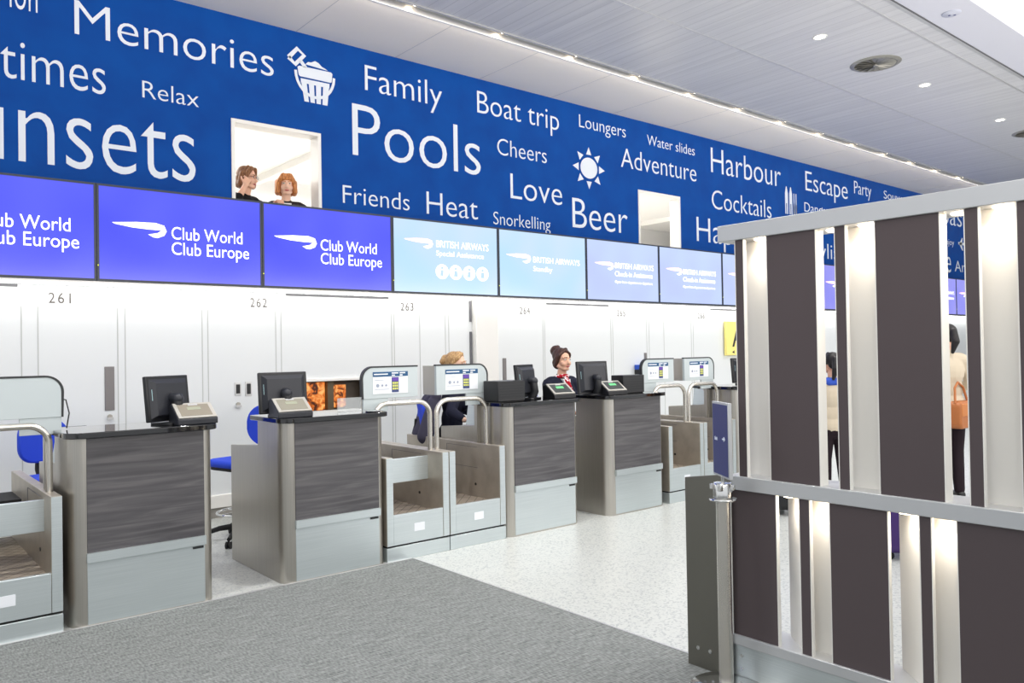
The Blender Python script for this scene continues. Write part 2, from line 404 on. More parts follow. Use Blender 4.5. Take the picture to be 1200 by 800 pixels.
# ------------------------------------------------------------------ mural with two openings
WN = [(2.905, 3.862), (8.91, 9.88)]; WT = 3.895; CZ = 4.92
mural = empty('wall_mural', (0, 7.75, WZ)); tag(mural, 'long blue wall mural of white holiday words running above the counter screens', 'mural')
b = MB(); xs = [X0, WN[0][0], WN[0][1], WN[1][0], WN[1][1], X1]
for i in range(0, 5, 2): b.box(xs[i], xs[i + 1], 0, .15, 0, CZ - WZ)
for i in (1, 3): b.box(xs[i], xs[i + 1], 0, .15, WT - WZ, CZ - WZ)
b.build('panel', M['mural'], mural, smooth=False)
def onto(p): return (p[0], p[1] - WZ)
words_ = [("on",1.087,1.255,4.50,.29,"i"),("Memories",1.536,3.352,4.393,.306,""),("times",.979,1.781,3.902,.228,""),("Relax",2.088,2.597,3.942,.158,""),
("nsets",1.106,2.559,3.21,.446,"Su"),("Family",4.405,5.439,4.468,.285,""),("Pools",4.241,6.003,3.722,.579,""),("Boat trip",5.965,7.343,4.50,.274,""),
("Loungers",7.725,8.671,4.618,.177,""),("Cheers",6.271,7.110,4.028,.209,""),("Love",6.477,7.377,3.498,.322,""),("Beer",7.566,8.673,3.222,.412,""),
("Adventure",8.557,10.306,4.18,.283,""),("Water slides",9.139,10.276,4.59,.153,""),("Friends",4.114,4.962,3.187,.197,""),("Heat",5.197,5.948,3.174,.267,""),
("Snorkelling",6.192,7.155,3.143,.16,""),("Harbour",10.696,12.732,4.386,.407,""),("Cocktails",10.699,12.412,3.80,.308,""),("Happy",10.289,11.85,3.242,.392,""),
("Escape",13.558,15.113,4.428,.364,""),("Party",15.381,16.09,4.58,.257,""),("Souvenirs",16.638,18.1,4.62,.169,""),("Dance",13.504,14.273,4.033,.174,""),
("pas",19.505,20.627,4.36,.299,"Ta"),("Enjoy",19.572,20.15,3.883,.14,""),("re",19.442,19.942,3.23,.369,""),("Art",20.163,20.95,3.273,.264,""),("ylis",14.0,14.70,3.208,.29,"St"),("hip",14.12,14.5,4.0,.17,"")]
XHW = {'on', 'times', 'nsets', 're', 'pas', 'ylis', 'hip'}
for (t, xa, xb, z, cap, pre) in words_:
    lettering(t, xa, xb, z - WZ, cap if t not in XHW else (cap * .72 if t in ('on',) else cap), 0, M['letter'], mural, pre=pre,
              xh=t in ('times', 'nsets', 're', 'pas', 'on'), label='white lettering reading ' + pre + t, off=-.009)
def icon(name, polys, label=None):
    b = MB()
    for p in polys: b.quad_y([onto(q) for q in p], -.0005, .003)
    o = b.build(name, M['letter'], mural, smooth=False)
    if label: o['label'] = label
    return o
def stroke(pts, wd):
    L = []; R = []; n = len(pts)
    for i, p in enumerate(pts):
        a = Vector(pts[max(i - 1, 0)]); c = Vector(pts[min(i + 1, n - 1)]); d = (c - a).normalized(); q = Vector((-d.y, d.x)) * wd / 2
        L.append(tuple(Vector(p) + q)); R.append(tuple(Vector(p) - q))
    return [[L[i], L[i + 1], R[i + 1], R[i]] for i in range(n - 1)]
# bucket and spade
polys = stroke([(3.515, 4.635), (3.612, 4.745), (3.688, 4.69), (3.588, 4.577), (3.515, 4.635)], .045)
polys += [[(3.632, 4.612), (3.665, 4.635), (3.722, 4.571), (3.678, 4.562)], [(3.70, 4.60), (3.73, 4.63), (3.765, 4.632), (3.81, 4.657), (3.849, 4.644), (3.888, 4.612), (3.92, 4.602), (3.957, 4.585)]]
polys += [[(3.612, 4.555), (3.63, 4.571), (3.995, 4.575), (4.01, 4.56), (4.0, 4.47), (3.985, 4.462), (3.64, 4.462), (3.625, 4.475)]]
polys += [[(3.645, 4.443), (3.975, 4.447), (3.972, 4.40), (3.649, 4.398)]]
for i in range(4):
    u0 = i / 4 + .02; u1 = (i + 1) / 4 - .05 + (.03 if i == 3 else 0)
    polys.append([(3.647 + .328 * u0, 4.40), (3.647 + .328 * u1, 4.40), (3.68 + .272 * u1, 4.208), (3.68 + .272 * u0, 4.208)])
arc = []
for k in range(15):
    q = PI + PI * k / 14; arc.append((3.807 + .219 * math.cos(q), 4.517 + .25 * math.sin(q)))
icon('bucket_icon', polys, 'white bucket and spade'); 
hb_ = MB()
for p in stroke(arc, .03): hb_.quad_y([onto(q) for q in p], -.006, .002)
hb_.build('bucket_bail', M['letter'], mural, smooth=False)
cx, cz = 7.90, 4.073; circ = [(cx + .165 * math.cos(2 * PI * k / 32), cz + .145 * math.sin(2 * PI * k / 32)) for k in range(32)]
rays = []
for k in range(8):
    q = 2 * PI * k / 8; d = Vector((math.cos(q) * 1.08, math.sin(q))); pz = Vector((-d.y, d.x))
    rays.append([tuple(Vector((cx, cz)) + d * .185 + pz * .05), tuple(Vector((cx, cz)) + d * .29), tuple(Vector((cx, cz)) + d * .185 - pz * .05)])
icon('sun_icon', [circ] + rays, 'white sun with eight rays')
bt = []
for (x0, x1, z1) in ((12.86, 12.95, 4.36), (13.0, 13.09, 4.36), (13.14, 13.165, 4.26), (13.21, 13.235, 4.26)):
    bt.append([(x0, 4.12), (x1, 4.12), (x1, z1 - .06), ((x0 + x1) / 2 + .01, z1 + .06), ((x0 + x1) / 2 - .01, z1 + .06), (x0, z1 - .06)])
    bt.append([(x0, 3.93), (x0 + .03, 3.93), (x0 + .03, 4.12), (x0, 4.12)]); bt.append([(x1 - .03, 3.93), (x1, 3.93), (x1, 4.12), (x1 - .03, 4.12)])
icon('surfboard_icon', bt, 'white upright surfboards')
icon('aeroplane_icon', [[(20.45, 3.95), (20.62, 4.1), (20.66, 4.1), (20.6, 3.95), (20.66, 3.80), (20.62, 3.80)], [(20.4, 3.99), (20.9, 3.99), (20.9, 3.93), (20.4, 3.93)]], 'white aeroplane')
# window openings and the room above
for i, (a, c) in enumerate(WN):
    b = MB()
    b.box(a, a + .035, -.012, .17, .03, WT - WZ - .035); b.box(c - .035, c, -.012, .17, .03, WT - WZ - .035)
    b.box(a, c, -.012, .17, WT - WZ - .035, WT - WZ); b.box(a, c, -.012, .2, 0, .03)
    f = b.build('window_%d' % (i + 1), M['white'], smooth=False, loc=(0, 7.75, WZ)); struct(f)
UF = 1.92
b = MB(); b.box(X0, X1, 7.9, 12.0, UF - .12, UF); struct(b.build('floor_upper', M['white'], smooth=False))
b = MB(); b.box(X0, X1, 12.0, 12.1, UF, 6.0); struct(b.build('wall_upper', M['white'], smooth=False))
b = MB(); b.box(X0, X1, 7.9, 12.0, 4.3, 4.4); cu = struct(b.build('ceiling_upper', M['white'], smooth=False))
for x in (2.1, 4.82, 7.6, 10.35, 13.1):
    MB().box(x, x + .09, 7.9, 12.0, 4.2, 4.3).build('ceiling_rib', M['white'], cu, smooth=False)
for x in (2.4, 5.6, 9.2, 11.4): area_light('upper_room_light', (x, 9.9, 4.15), .6, 2.4, 78, (1, .97, .93))

# ------------------------------------------------------------------ ceiling
c = struct(MB().box(X0, X1, 3.56, 6.44, CZ, CZ + .08).build('ceiling', M['slats'], smooth=False))
jb = MB()
for y in (5.2, 3.76): jb.box(X0, X1, y - .012, y + .012, CZ - .004, CZ + .001)
jb.build('ceiling_joint', M['trim'], c, smooth=False)
cv = MB().box(X0, X1, 6.62, 7.9, CZ, CZ + .08).build('ceiling_cove', M['cove'], smooth=False); struct(cv)
jb = MB(); x = -2.4
while x < X1: jb.box(x - .004, x + .004, 6.63, 7.75, CZ - .002, CZ + .001); x += 1.2
jb.build('ceiling_joint', mat('cove_joint', (214, 210, 204), .5), cv, smooth=False)
lg_ = area_light('groove_light', (10.5, 6.56, CZ - .03), 27, .05, 45, (1, .93, .84), (math.radians(58), 0, 0))    # the groove's row of lamps, washing mural and cove
b = MB(); b.box(X0, X1, 6.44, 6.62, CZ + .05, CZ + .08); b.box(X0, X1, 6.44, 6.455, CZ - .012, CZ + .05); b.box(X0, X1, 6.60, 6.62, CZ - .012, CZ + .05)
struct(b.build('trim_4', M['trim'], smooth=False))
b = MB(); b.box(X0, X1, 3.04, 3.50, CZ - .02, CZ + .1); b.box(X0, X1, 3.04, 3.10, CZ + .1, 5.6)
beam = struct(b.build('beam', mat('beam_lavender', (208, 209, 220), .35), smooth=False))
struct(MB().box(X0, X1, 3.50, 3.56, CZ - .012, CZ + .08).build('trim_5', M['trim'], smooth=False))
struct(MB().box(X0, X1, 3.512, 3.528, CZ - .016, CZ).build('trim_6', M['groove'], smooth=False))
struct(MB().box(X0 - 5, X1, 1.2, 3.04, 5.6, 5.7).build('ceiling_hall', M['white'], smooth=False))
struct(MB().box(X1, X1 + .1, -7, 12, 0, 6).build('wall_end', M['white'], smooth=False))

def downlight(x, y, label):
    r = empty('downlight', (x, y, CZ)); tag(r, label, 'ceiling light', 'recessed downlights in the slatted ceiling')
    MB().lathe([(.052, -.001), (.062, -.006), (.075, -.006), (.078, 0), (.078, .01), (.052, .01)], seg=28).build('bezel', M['white'], r)
    MB().lathe([(.0005, -.003), (.054, -.003), (.054, .004), (.0005, .004)], seg=28).build('lamp', M['led'], r)
    l = bpy.data.lights.new('downlight', 'SPOT'); l.energy = P_DOWN * 9; l.spot_size = 2.0; l.spot_blend = .8; l.shadow_soft_size = .06; l.color = (1, .985, .96)
    lo = bpy.data.objects.new('lamp_beam', l); lo.location = (0, 0, -.02); COL.objects.link(lo); lo.parent = r
for k, lab in ((-2, None), (-1, None), (0, None), (1, 'small bright downlight at the near side of the round vent'), (2, 'small bright downlight just beyond the round vent'), (3, 'farthest small bright downlight, beside the second vent'), (4, None)):
    if lab is None: lab = 'recessed downlight of the ceiling row, out of frame'
    downlight(8.15 + 2.61 * (k - 1), 4.45, lab)
def vent(x, y, label):
    r = empty('ceiling_vent', (x, y, CZ)); tag(r, label, 'vent', 'round vents in the slatted ceiling')
    MB().lathe([(.225, -.002), (.235, -.014), (.27, -.010), (.285, 0), (.285, .004), (.225, .004)], seg=40).build('collar', M['vent'], r)
    MB().lathe([(.0005, -.001), (.228, -.001), (.228, .002), (.0005, .002)], seg=40).build('throat', M['ventdark'], r)
    MB().lathe([(.0005, -.03), (.025, -.03), (.03, -.02), (.03, 0)], seg=20).build('hub', M['vent'], r)
    for k in range(16):
        q = 2 * PI * k / 16; a = Vector((math.cos(q), math.sin(q), 0)); t = Vector((-a.y, a.x, 0)); z = Vector((0, 0, 1))
        v = []
        for (rr, wd) in ((.03, .01), (.225, .06)):
            for s_, dz in ((-.5, -.004), (.5, -.022)):
                for th in (0, .003): v.append(a * rr + t * wd * s_ + z * (dz - th))
        bb = MB(); bb.add(v, [[0, 1, 3, 2], [4, 6, 7, 5], [0, 4, 5, 1], [2, 3, 7, 6], [0, 2, 6, 4], [1, 5, 7, 3]]); bb.build('vane', M['vent'], r, smooth=False)
vent(9.46, 4.47, 'large round swirl vent in the ceiling between two downlights')
vent(14.6, 4.40, 'far round vent half cut off by the picture edge')
for i, x in enumerate([4.29 + 1.106 * k for k in range(13)]):
    tag(MB().lathe([(.0005, -.006), (.03, -.006), (.034, 0), (.034, .012), (.0005, .012)], seg=16).build('cove_spotlight', M['ledwarm'], loc=(x, 6.528, CZ + .045)),
        'tiny warm spotlight in the groove along the white cove', 'spotlight', 'spotlights in the ceiling groove')
d = empty('smoke_detector', (8.6, 3.28, CZ - .02)); tag(d, 'round white detector with dark dots on the lavender beam', 'detector')
MB().lathe([(.0005, -.016), (.075, -.014), (.09, -.004), (.09, 0)], seg=28).build('cover', mat('detector_grey', (190, 193, 208), .4), d)
for (x, y) in ((.0, .02), (.03, -.02)): MB().lathe([(.0005, -.021), (.011, -.02), (.012, -.014)], seg=12).build('sensor', M['lens'], d, loc=(x, y, 0))

# ------------------------------------------------------------------ screens over the counters
DIV = [.15, 1.651, 3.126, 4.604, 6.10, 7.616, 9.116, 10.66, 12.17, 13.68, 15.19, 16.7, 18.2, 19.7, 21.2]
SZ0, SZ1 = 2.222, 3.066
SPEED = [(1.774, 2.739), (1.975, 2.758), (2.136, 2.763), (2.21, 2.744), (2.231, 2.694), (2.209, 2.653), (2.153, 2.629), (2.117, 2.632), (2.072, 2.655), (2.154, 2.674), (2.187, 2.7), (2.081, 2.7), (1.939, 2.707), (1.8, 2.727)]
def screen(i, m, label):
    a, c = DIV[i], DIV[i + 1]; wd = c - a
    r = empty('display_screen', ((a + c) / 2, 7.55, SZ0)); tag(r, label, 'screen', 'flat screens in a row above the counters')
    H = SZ1 - SZ0; x0, x1 = -wd / 2 + .002, wd / 2 - .002; e = .018
    b = MB(); b.box(x0, x1, .012, .10, 0, H); b.box(x0, x0 + e, 0, .012, 0, H); b.box(x1 - e, x1, 0, .012, 0, H); b.box(x0 + e, x1 - e, 0, .012, 0, e); b.box(x0 + e, x1 - e, 0, .012, H - e, H)
    b.build('housing', M['bezel'], r, smooth=False)
    MB().box(x0 + e, x1 - e, .004, .014, e, H - e).build('display', m, r, smooth=False)
    MB().box(x0 + .004, x0 + .012, -.003, .002, .13, .14).build('status_light', mat('led_yellow', (200, 200, 60), .4, emit=(210, 220, 60), estr=1), r, smooth=False)
    MB().box(-.25, .25, .10, .19, .3, .6).build('wall_bracket', M['rim'], r, smooth=False)
    return r
def speed(r, dx, dz, sx, sz, split=False):
    X = lambda p: ((p[0] - 1.774) * sx + dx, (p[1] - 2.739) * sz + dz)
    pts = [X(p) for p in SPEED]
    lower = [pts[4], pts[5], pts[6], pts[7], pts[8], pts[9], pts[10]]
    upper = [pts[0], pts[1], pts[2], pts[3], pts[4], pts[10], pts[11], pts[12], pts[13]]
    MB().quad_y(upper, .004, .002).build('logo', M['scr_pink'] if split else M['scr_white'], r, smooth=False)
    MB().quad_y(lower, .004, .002).build('logo', M['scr_white'], r, smooth=False)
def club(i, label):
    r = screen(i, M['scr_blue'], label); k = (DIV[i + 1] - DIV[i]) / 1.475; c0 = 2.3885
    f = lambda x: (x - c0) * k
    speed(r, f(1.774), 2.739 - SZ0, k, 1)
    for t, x1_, z in (('Club World', 2.93, 2.629), ('Club Europe', 2.993, 2.489)):
        me = lettering(t, f(2.273), f(x1_), z - SZ0, .113, .004, M['scr_white'], r, thick=.002)
club(0, 'deep blue counter screen above number 261, cut off by the picture edge'); club(1, 'deep blue counter screen between the one above 261 and the one above 262'); club(2, 'deep blue counter screen right beside the cyan one with circles')
def airline(i, m, label, lines, logo, circles=False):
    r = screen(i, m, label); c0 = (DIV[i] + DIV[i + 1]) / 2
    speed(r, logo[0] - c0, logo[1] - SZ0, logo[2], logo[2] * 1.0, True)
    for (t, xa, xb, z, cap) in lines: lettering(t, xa - c0, xb - c0, z - SZ0, cap, .004, M['scr_white'], r, thick=.002)
    if circles:
        for k, x in enumerate((5.267, 5.459, 5.655, 5.854)):
            b = MB(); cc = [(x - c0 + .09 * math.cos(2 * PI * q / 28), 2.485 - SZ0 + .085 * math.sin(2 * PI * q / 28)) for q in range(28)]
            b.quad_y(cc, .004, .002); b.build('symbol', M['scr_white'], r, smooth=False)
            b = MB(); xx = x - c0; zz = 2.485 - SZ0
            b.quad_y([(xx - .018, zz + .03), (xx + .018, zz + .03), (xx + .018, zz + .055), (xx - .018, zz + .055)], .0018, .001)
            b.quad_y([(xx - .03, zz - .05), (xx + (.012, .03, .02, .03)[k], zz - .05), (xx + .02, zz + .02), (xx - .02, zz + .02)], .0018, .001)
            b.build('pictogram', M['scr_cyan'], r, smooth=False)
airline(3, M['scr_cyan'], 'pale cyan counter screen with four white circles', [('BRITISH AIRWAYS', 5.19, 5.95, 2.765, .079), ('Special Assistance', 5.188, 5.878, 2.668, .058)], (4.757, 2.831, .85), True)
airline(4, M['scr_cyan'], 'pale cyan counter screen without circles, above number 264', [('BRITISH AIRWAYS', 6.671, 7.491, 2.676, .072), ('Standby', 6.669, 6.993, 2.565, .062)], (6.228, 2.753, .88))
for i, n in ((5, 'pale lilac counter screen above number 265'), (6, 'pale lilac counter screen above number 266')):
    d = DIV[i] - DIV[5]
    airline(i, M['scr_lilac'], n, [('BRITISH AIRWAYS', 8.181 + d, 8.995 + d, 2.685 - .01 * (i - 5), .076), ('Check-in Assistance', 8.178 + d, 8.973 + d, 2.574 - .01 * (i - 5), .07), ('Open from departure to departure', 8.175 + d, 8.97 + d, 2.48 - .01 * (i - 5), .036)], (7.777 + d, 2.743, .83))
for i in range(7, 14):
    d = DIV[i] - DIV[5]
    nm = {7: 'pale counter screen half hidden by the end of the plum partition', 9: 'violet counter screen seen through the narrow slot of the partition nearer the counters', 13: 'violet counter screen seen through the partition slot nearer the camera'}.get(i, 'violet counter screen of the row hidden behind the partition')
    airline(i, M['scr_lilac'] if i == 7 else M['scr_violet'], nm, [('BRITISH AIRWAYS', 8.181 + d, 8.995 + d, 2.685, .076), ('Check-in Assistance', 8.178 + d, 8.973 + d, 2.574, .07)], (7.777 + d, 2.743, .83))
st = empty('light_batten', (0, 7.64, 2.2)); tag(st, 'long bright light batten under the row of screens washing the white wall', 'light')
MB().box(X0, 22, -.06, .06, .0, .02).build('channel', M['trim'], st, smooth=False)
MB().box(X0, 22, -.05, .05, -.012, .001).build('diffuser', M['strip'], st, smooth=False)
# yellow hanging sign
y = empty('yellow_sign', (10.93, 7.7, 1.43)); tag(y, 'yellow wall sign with a black letter A, half hidden by the partition', 'sign')
MB().box(0, .62, -.02, .03, 0, .55).build('panel', M['yellow'], y, bev=.004)
lettering('A', .15, .47, .14, .34, -.02, M['rim'], y)
MB().prism([(.14, .05), (.2, .03), (.2, .08)], 'y', -.024, -.02).build('arrow', M['rim'], y, smooth=False)

# ------------------------------------------------------------------ check-in desks
def desk(a, c, label):
    wd = c - a; r = empty('check_in_desk', ((a + c) / 2, 5.14, 0)); tag(r, label, 'check-in desk', 'check-in desks along the counter line')
    h = wd / 2; R = .09
    out = round_rect(-h, h, 0, .42, R, (1, 1, 0, 0), 8)
    MB().prism(out, 'z', .0, 1.09).build('steel_shell', M['steel'], r)
    x0, x1 = -h + .088, h - .068
    MB().box(x0, x1, -.006, .02, .422, 1.088).build('wood_panel', M['wood'], r, bev=.002)
    MB().box(x0, x1, -.004, .02, .012, .366).build('kick_panel', M['steel_h'], r, bev=.002)
    MB().prism([(-.022, .37), (.02, .37), (.02, .424), (-.022, .424)], 'x', x0 - .004, x1 + .004).build('bumper_ledge', M['steel_h'], r, smooth=False)
    MB().box(x1 - .075, x1 - .01, -.010, 0, .348, .362).build('maker_plate', M['rim'], r, smooth=False)
    for s in (-1, 1):
        xa = -h if s < 0 else h - .035
        MB().prism([(.42, 0), (.945, 0), (.945, .875), (.42, .915)], 'x', xa, xa + .035).build('side_wing', M['steel'], r, bev=.004)
    MB().box(-h + .035, h - .035, .42, .93, .70, .735).build('worktop', M['satin'], r, bev=.003)
    MB().prism(round_rect(-h - .025, h + .025, -.045, .50, R, (1, 1, 0, 0), 8), 'z', 1.09, 1.124).build('counter_top', M['counter'], r, bev=.004)
    return r
desk(.97, 1.795, 'wood-fronted steel desk nearest the camera, under number 261'); desk(2.25, 3.055, 'wood-fronted steel desk beside the empty blue chair, with steel side in full view')
desk(4.20, 5.06, 'wood-fronted steel desk carrying a black box at its conveyor end, with yawed monitor'); desk(5.43, 6.245, 'wood-fronted steel desk on white terrazzo, its black box beside the monitor')
desk(7.47, 8.31, 'farthest black-topped desk, mostly hidden behind the partition end and the second conveyor pair')

# ------------------------------------------------------------------ baggage conveyors
def conveyor(a, cross, label, group='baggage conveyors between the desks', wd=.565):
    r = empty('baggage_conveyor', (a + wd / 2, 5.15, 0)); tag(r, label, 'conveyor', group); h = wd / 2
    for s in (-1, 1):
        xa = -h if s < 0 else h - .058
        sw = MB().box(xa, xa + .058, 0, 1.42, .118, .772).build('side_wall', M['steel_warm'], r, bev=.004)
        MB().box(xa + .002, xa + .056, -.003, .002, .12, .770).build('front_post', M['steel_h'], sw, smooth=False)
        xi = -h + .058 if s < 0 else h - .058
        MB().tube([(xi, .33, .42), (xi - s * .004, .33, .42)], .012).build('sensor', M['black'], sw)
        if s > 0:
            b = MB(); b.box(xi - .003, xi, .30, .75, .56, .563); b.box(xi - .003, xi, .30, .75, .735, .738); b.box(xi - .003, xi, .75, .753, .56, .738)
            b.build('access_hatch', M['groove'], sw, smooth=False)
    fp = MB().box(-h + .058, h - .058, .0, .03, .118, .342).build('front_panel', M['steel_h'], r, bev=.003)
    MB().box(-.045, .05, -.002, .001, .20, .26).build('paper_notice', M['paper'], fp, smooth=False)
    MB().box(-h, h, -.0, .10, .0, .105).build('plinth', M['steel_h'], r, bev=.003)
    MB().box(-h + .004, h - .004, .012, .10, .103, .12).build('shadow_gap', M['rubber'], r, smooth=False)
    MB().box(-h + .056, h - .056, .03, 1.40, .27, .31).build('belt', M['belt'], r, smooth=False)
    if cross: MB().box(-h + .056, h - .056, .205, .235, .545, .73).build('cross_panel', M['steel_h'], r, bev=.003)
    MB().box(-h + .056, h - .056, 1.0, 1.40, .60, .63).build('take_away_belt', M['rubber'], r, smooth=False)
    q = []; rr = .11; xl, xr = -h + .029, h - .029; zt = 1.165
    q.append((xl, .21, .772))
    for k in range(9): t = PI - PI / 2 * k / 8; q.append((xl + rr + rr * math.cos(t), .21, zt - rr + rr * math.sin(t)))
    for k in range(9): t = PI / 2 - PI / 2 * k / 8; q.append((xr - rr + rr * math.cos(t), .21, zt - rr + rr * math.sin(t)))
    q.append((xr, .21, .772))
    MB().tube(q, .0195, 14).build('guard_rail', M['tube'], r)
    return r
conveyor(3.058 - 3.26 - .001, False, 'baggage conveyor outside the frame beside the desk under 261'); conveyor(3.630 - 3.26, True, 'baggage conveyor at the picture edge beside the desk under 261')
conveyor(3.058, True, 'baggage conveyor with a steel cross panel beside the desk near the empty blue chair'); conveyor(3.630, False, 'open-fronted baggage conveyor touching the desk with a black box at its conveyor end')
conveyor(3.058 + 3.26, False, 'baggage conveyor touching the desk in front of the dark-haired agent'); conveyor(3.630 + 3.26, False, 'baggage conveyor partly hidden by the small blue sign on a post')

# ------------------------------------------------------------------ grey notice boxes over the conveyors
def notice(a, c, side, poster, label):
    """side -1: rounded and supported at its low-X end"""
    r = empty('notice_box', ((a + c) / 2, 5.45, .772)); tag(r, label, 'notice box', 'grey notice boxes over the conveyors')
    h = (c - a) / 2; z0, z1 = .43, .672
    cor = (0, 0, 0, 1) if side < 0 else (0, 0, 1, 0)
    MB().prism(round_rect(-h, h, z0, z1, .09, cor, 8), 'y', 0, .03).build('housing', M['signgrey'], r, bev=.002)
    o_, i_ = (-h, h) if side < 0 else (h, -h)
    MB().prism([(o_ * .8, .028), (i_, .028), (i_, .20)], 'z', z0, z1).build('casing', M['steel'], r, smooth=False)
    rim = round_rect(-h - .006, h + .006, z0, z1 + .006, .096, cor, 8)
    top = [p for p in rim if p[1] > z0 + .02]; top = sorted(top, key=lambda p: 0)
    # dark edging round the top and the outer side
    if side < 0: line = [(h + .004, z1 + .004)] + [(-h + .086 + .094 * math.cos(PI / 2 + PI / 2 * k / 10), z1 - .09 + .094 * math.sin(PI / 2 + PI / 2 * k / 10)) for k in range(11)] + [(-h - .004, z0)]
    else: line = [(-h - .004, z1 + .004)] + [(h - .086 + .094 * math.cos(PI / 2 - PI / 2 * k / 10), z1 - .09 + .094 * math.sin(PI / 2 - PI / 2 * k / 10)) for k in range(11)] + [(h + .004, z0)]
    b = MB()
    for p in stroke(line, .012): b.prism(p, 'y', -.002, .032)
    b.build('edging', M['rim'], r, smooth=False)
    xs = -h if side < 0 else h - .22
    MB().box(xs, xs + .22, .004, .02, z0 - .10, z0).build('skirt_panel', M['signgrey'], r, bev=.002)
    xs = -h + .02 if side < 0 else h - .09
    MB().box(xs, xs + .04, .03, .07, .0, z0).build('support_post', M['steel'], r, bev=.003)
    if poster:
        s = .93 * (c - a) / .55; cx = -.005
        p = MB().box(cx - .19 * s, cx + .19 * s, -.003, .001, z0 + .035, z1 - .035).build('poster', M['paper'], r, smooth=False)
        X = lambda u: cx + (-.19 + .38 * u) * s; Z = lambda v: z0 + .035 + v * .172
        MB().box(X(0), X(1), -.005, -.002, Z(.78), Z(1)).build('header', M['teal'], p, smooth=False)
        b = MB()
        for (u0, u1, v) in ((.03, .42, .9), (.53, .72, .94), (.53, .62, .84), (.76, .92, .94), (.76, .84, .84)): b.box(X(u0), X(u1), -.006, -.004, Z(v) - .006, Z(v) + .003)
        b.build('heading_line', M['paper'], p, smooth=False)
        ph = MB().box(X(.53), X(.73), -.005, -.002, Z(.05), Z(.74)).build('phone_picture', M['poster_blue'], p, smooth=False)
        MB().box(X(.545), X(.715), -.0065, -.004, Z(.56), Z(.72)).build('phone_header', M['poster_purple'], ph, smooth=False)
        b = MB()
        for i in range(3):
            for k in range(3): b.box(X(.55 + .056 * i), X(.595 + .056 * i), -.0065, -.004, Z(.17 + .13 * k), Z(.26 + .13 * k))
        b.build('phone_button', M['poster_yellow'], ph, smooth=False)
        b = MB()
        for u in (.13, .26, .37): b.tube([(X(u), -.002, Z(.38)), (X(u), -.005, Z(.38))], .014 if u < .2 else .009)
        b.box(X(.05), X(.45), -.005, -.002, Z(.2), Z(.215)); b.box(X(.05), X(.3), -.005, -.002, Z(.62), Z(.635))
        b.build('small_print', M['poster_line'], p, smooth=False)
    return r
notice(3.045 - 3.26, 3.54 - 3.26, -1, False, 'grey notice box outside the frame over the first conveyor'); notice(3.725 - 3.26, 4.25 - 3.26, 1, False, 'blank grey notice box above the conveyor at the picture edge')
notice(3.045, 3.54, -1, True, 'grey notice box with poster, curved toward the desk near the empty blue chair'); notice(3.725, 4.25, 1, True, 'grey notice box with poster, just in front of the blonde agent')
notice(6.285, 6.79, -1, True, 'grey notice box with poster behind the black box of the farther wood desk'); notice(6.975, 7.49, 1, True, 'grey notice box with poster nearest the plum partition, beside the farthest desk')

# agents' side consoles
def console(x, label, group='steel consoles with a red button'):
    r = empty('side_console', (x, 5.60, .895)); tag(r, label, 'console', group)
    MB().prism([(-.09, 0), (.10, 0), (.10, .20), (-.06, .20)], 'y', .0, .16).build('housing', M['steel_h'], r, bev=.004)
    MB().prism([(-.075, .20), (.115, .20), (.115, .222), (-.06, .222)], 'y', -.01, .18).build('cap', M['black'], r, bev=.004)
    MB().ell((-.075, -.008, .18), (.018, .014, .018)).build('red_button', M['red'], r)
    MB().box(-.09, .10, 0, .16, -.03, .01).build('foot', M['steel'], r, smooth=False)
console(4.335 - 3.26, 'steel console behind the guard rail on the desk under 261'); console(4.335, 'steel console with red button by the blonde agent\'s hand'); console(4.335 + 3.26, 'steel console with red button beside the farthest desk')

# ------------------------------------------------------------------ on the desks
def monitor(x, y, yaw, label, wd=.345, ht=.29, tilt=-.10, zc=.165):
    r = empty('monitor', (x, y, 1.124), yaw); tag(r, label, 'monitor', 'black monitors seen from behind')
    Rm = Matrix.Rotation(tilt, 4, 'X')
    def T(o): o.matrix_local = Matrix.Translation((0, 0, zc)) @ Rm; return o
    h = wd / 2; v = ht / 2
    T(MB().box(-h, h, 0, .03, -v, v).build('bezel', M['black'], r, bev=.006))
    b = MB(); b.cur = 0
    q0 = [(-h + .02, -v + .02), (h - .02, -v + .02), (h - .02, v - .02), (-h + .02, v - .02)]; q1 = [(-h + .05, -v + .04), (h - .05, -v + .04), (h - .05, v - .05), (-h + .05, v - .05)]
    b.add([(p[0], 0, p[1]) for p in q0] + [(p[0], -.03, p[1]) for p in q1], [[0, 1, 2, 3], [7, 6, 5, 4]] + [[i, (i + 1) % 4, (i + 1) % 4 + 4, i + 4] for i in range(4)])
    T(b.build('rear_cover', M['satin'], r, smooth=False))
    T(MB().box(-.06, .06, -.004, .002, v - .05, v - .028).build('carry_slot', M['rubber'], r, smooth=False))
    T(MB().box(-h + .03, -h + .046, -.012, -.002, -.01, .06).build('side_label', M['sticker'], r, smooth=False))
    T(MB().box(-h + .02, h - .02, .0295, .031, -v + .02, v - .02).build('display', M['darkface'], r, smooth=False))
    b = MB(); b.cap((0, -.028, .0), (0, -.075, -.01), .032, .036); T(b.build('hinge', M['satin'], r))
    b = MB(); b.tube([(0, -.07, zc - .005), (0, -.085, .07), (0, -.05, .01)], [.034, .034, .04], 12); b.build('stand_neck', M['black'], r)
    MB().prism(round_rect(-.10, .10, -.11, .07, .03), 'z', 0, .014).build('stand_base', M['black'], r, bev=.003)
    return r
monitor(1.585, 5.36, .48, 'black monitor seen from behind on the desk nearest the camera')
monitor(2.36, 5.36, -.09, 'black monitor seen from behind on the desk by the empty blue chair')
monitor(4.66, 5.40, .40, 'sharply turned black monitor with tangled cables, beside the black box on the third desk'); monitor(5.47, 5.36, -.16, 'black monitor seen from behind beside the dark-haired agent', .355, .315)
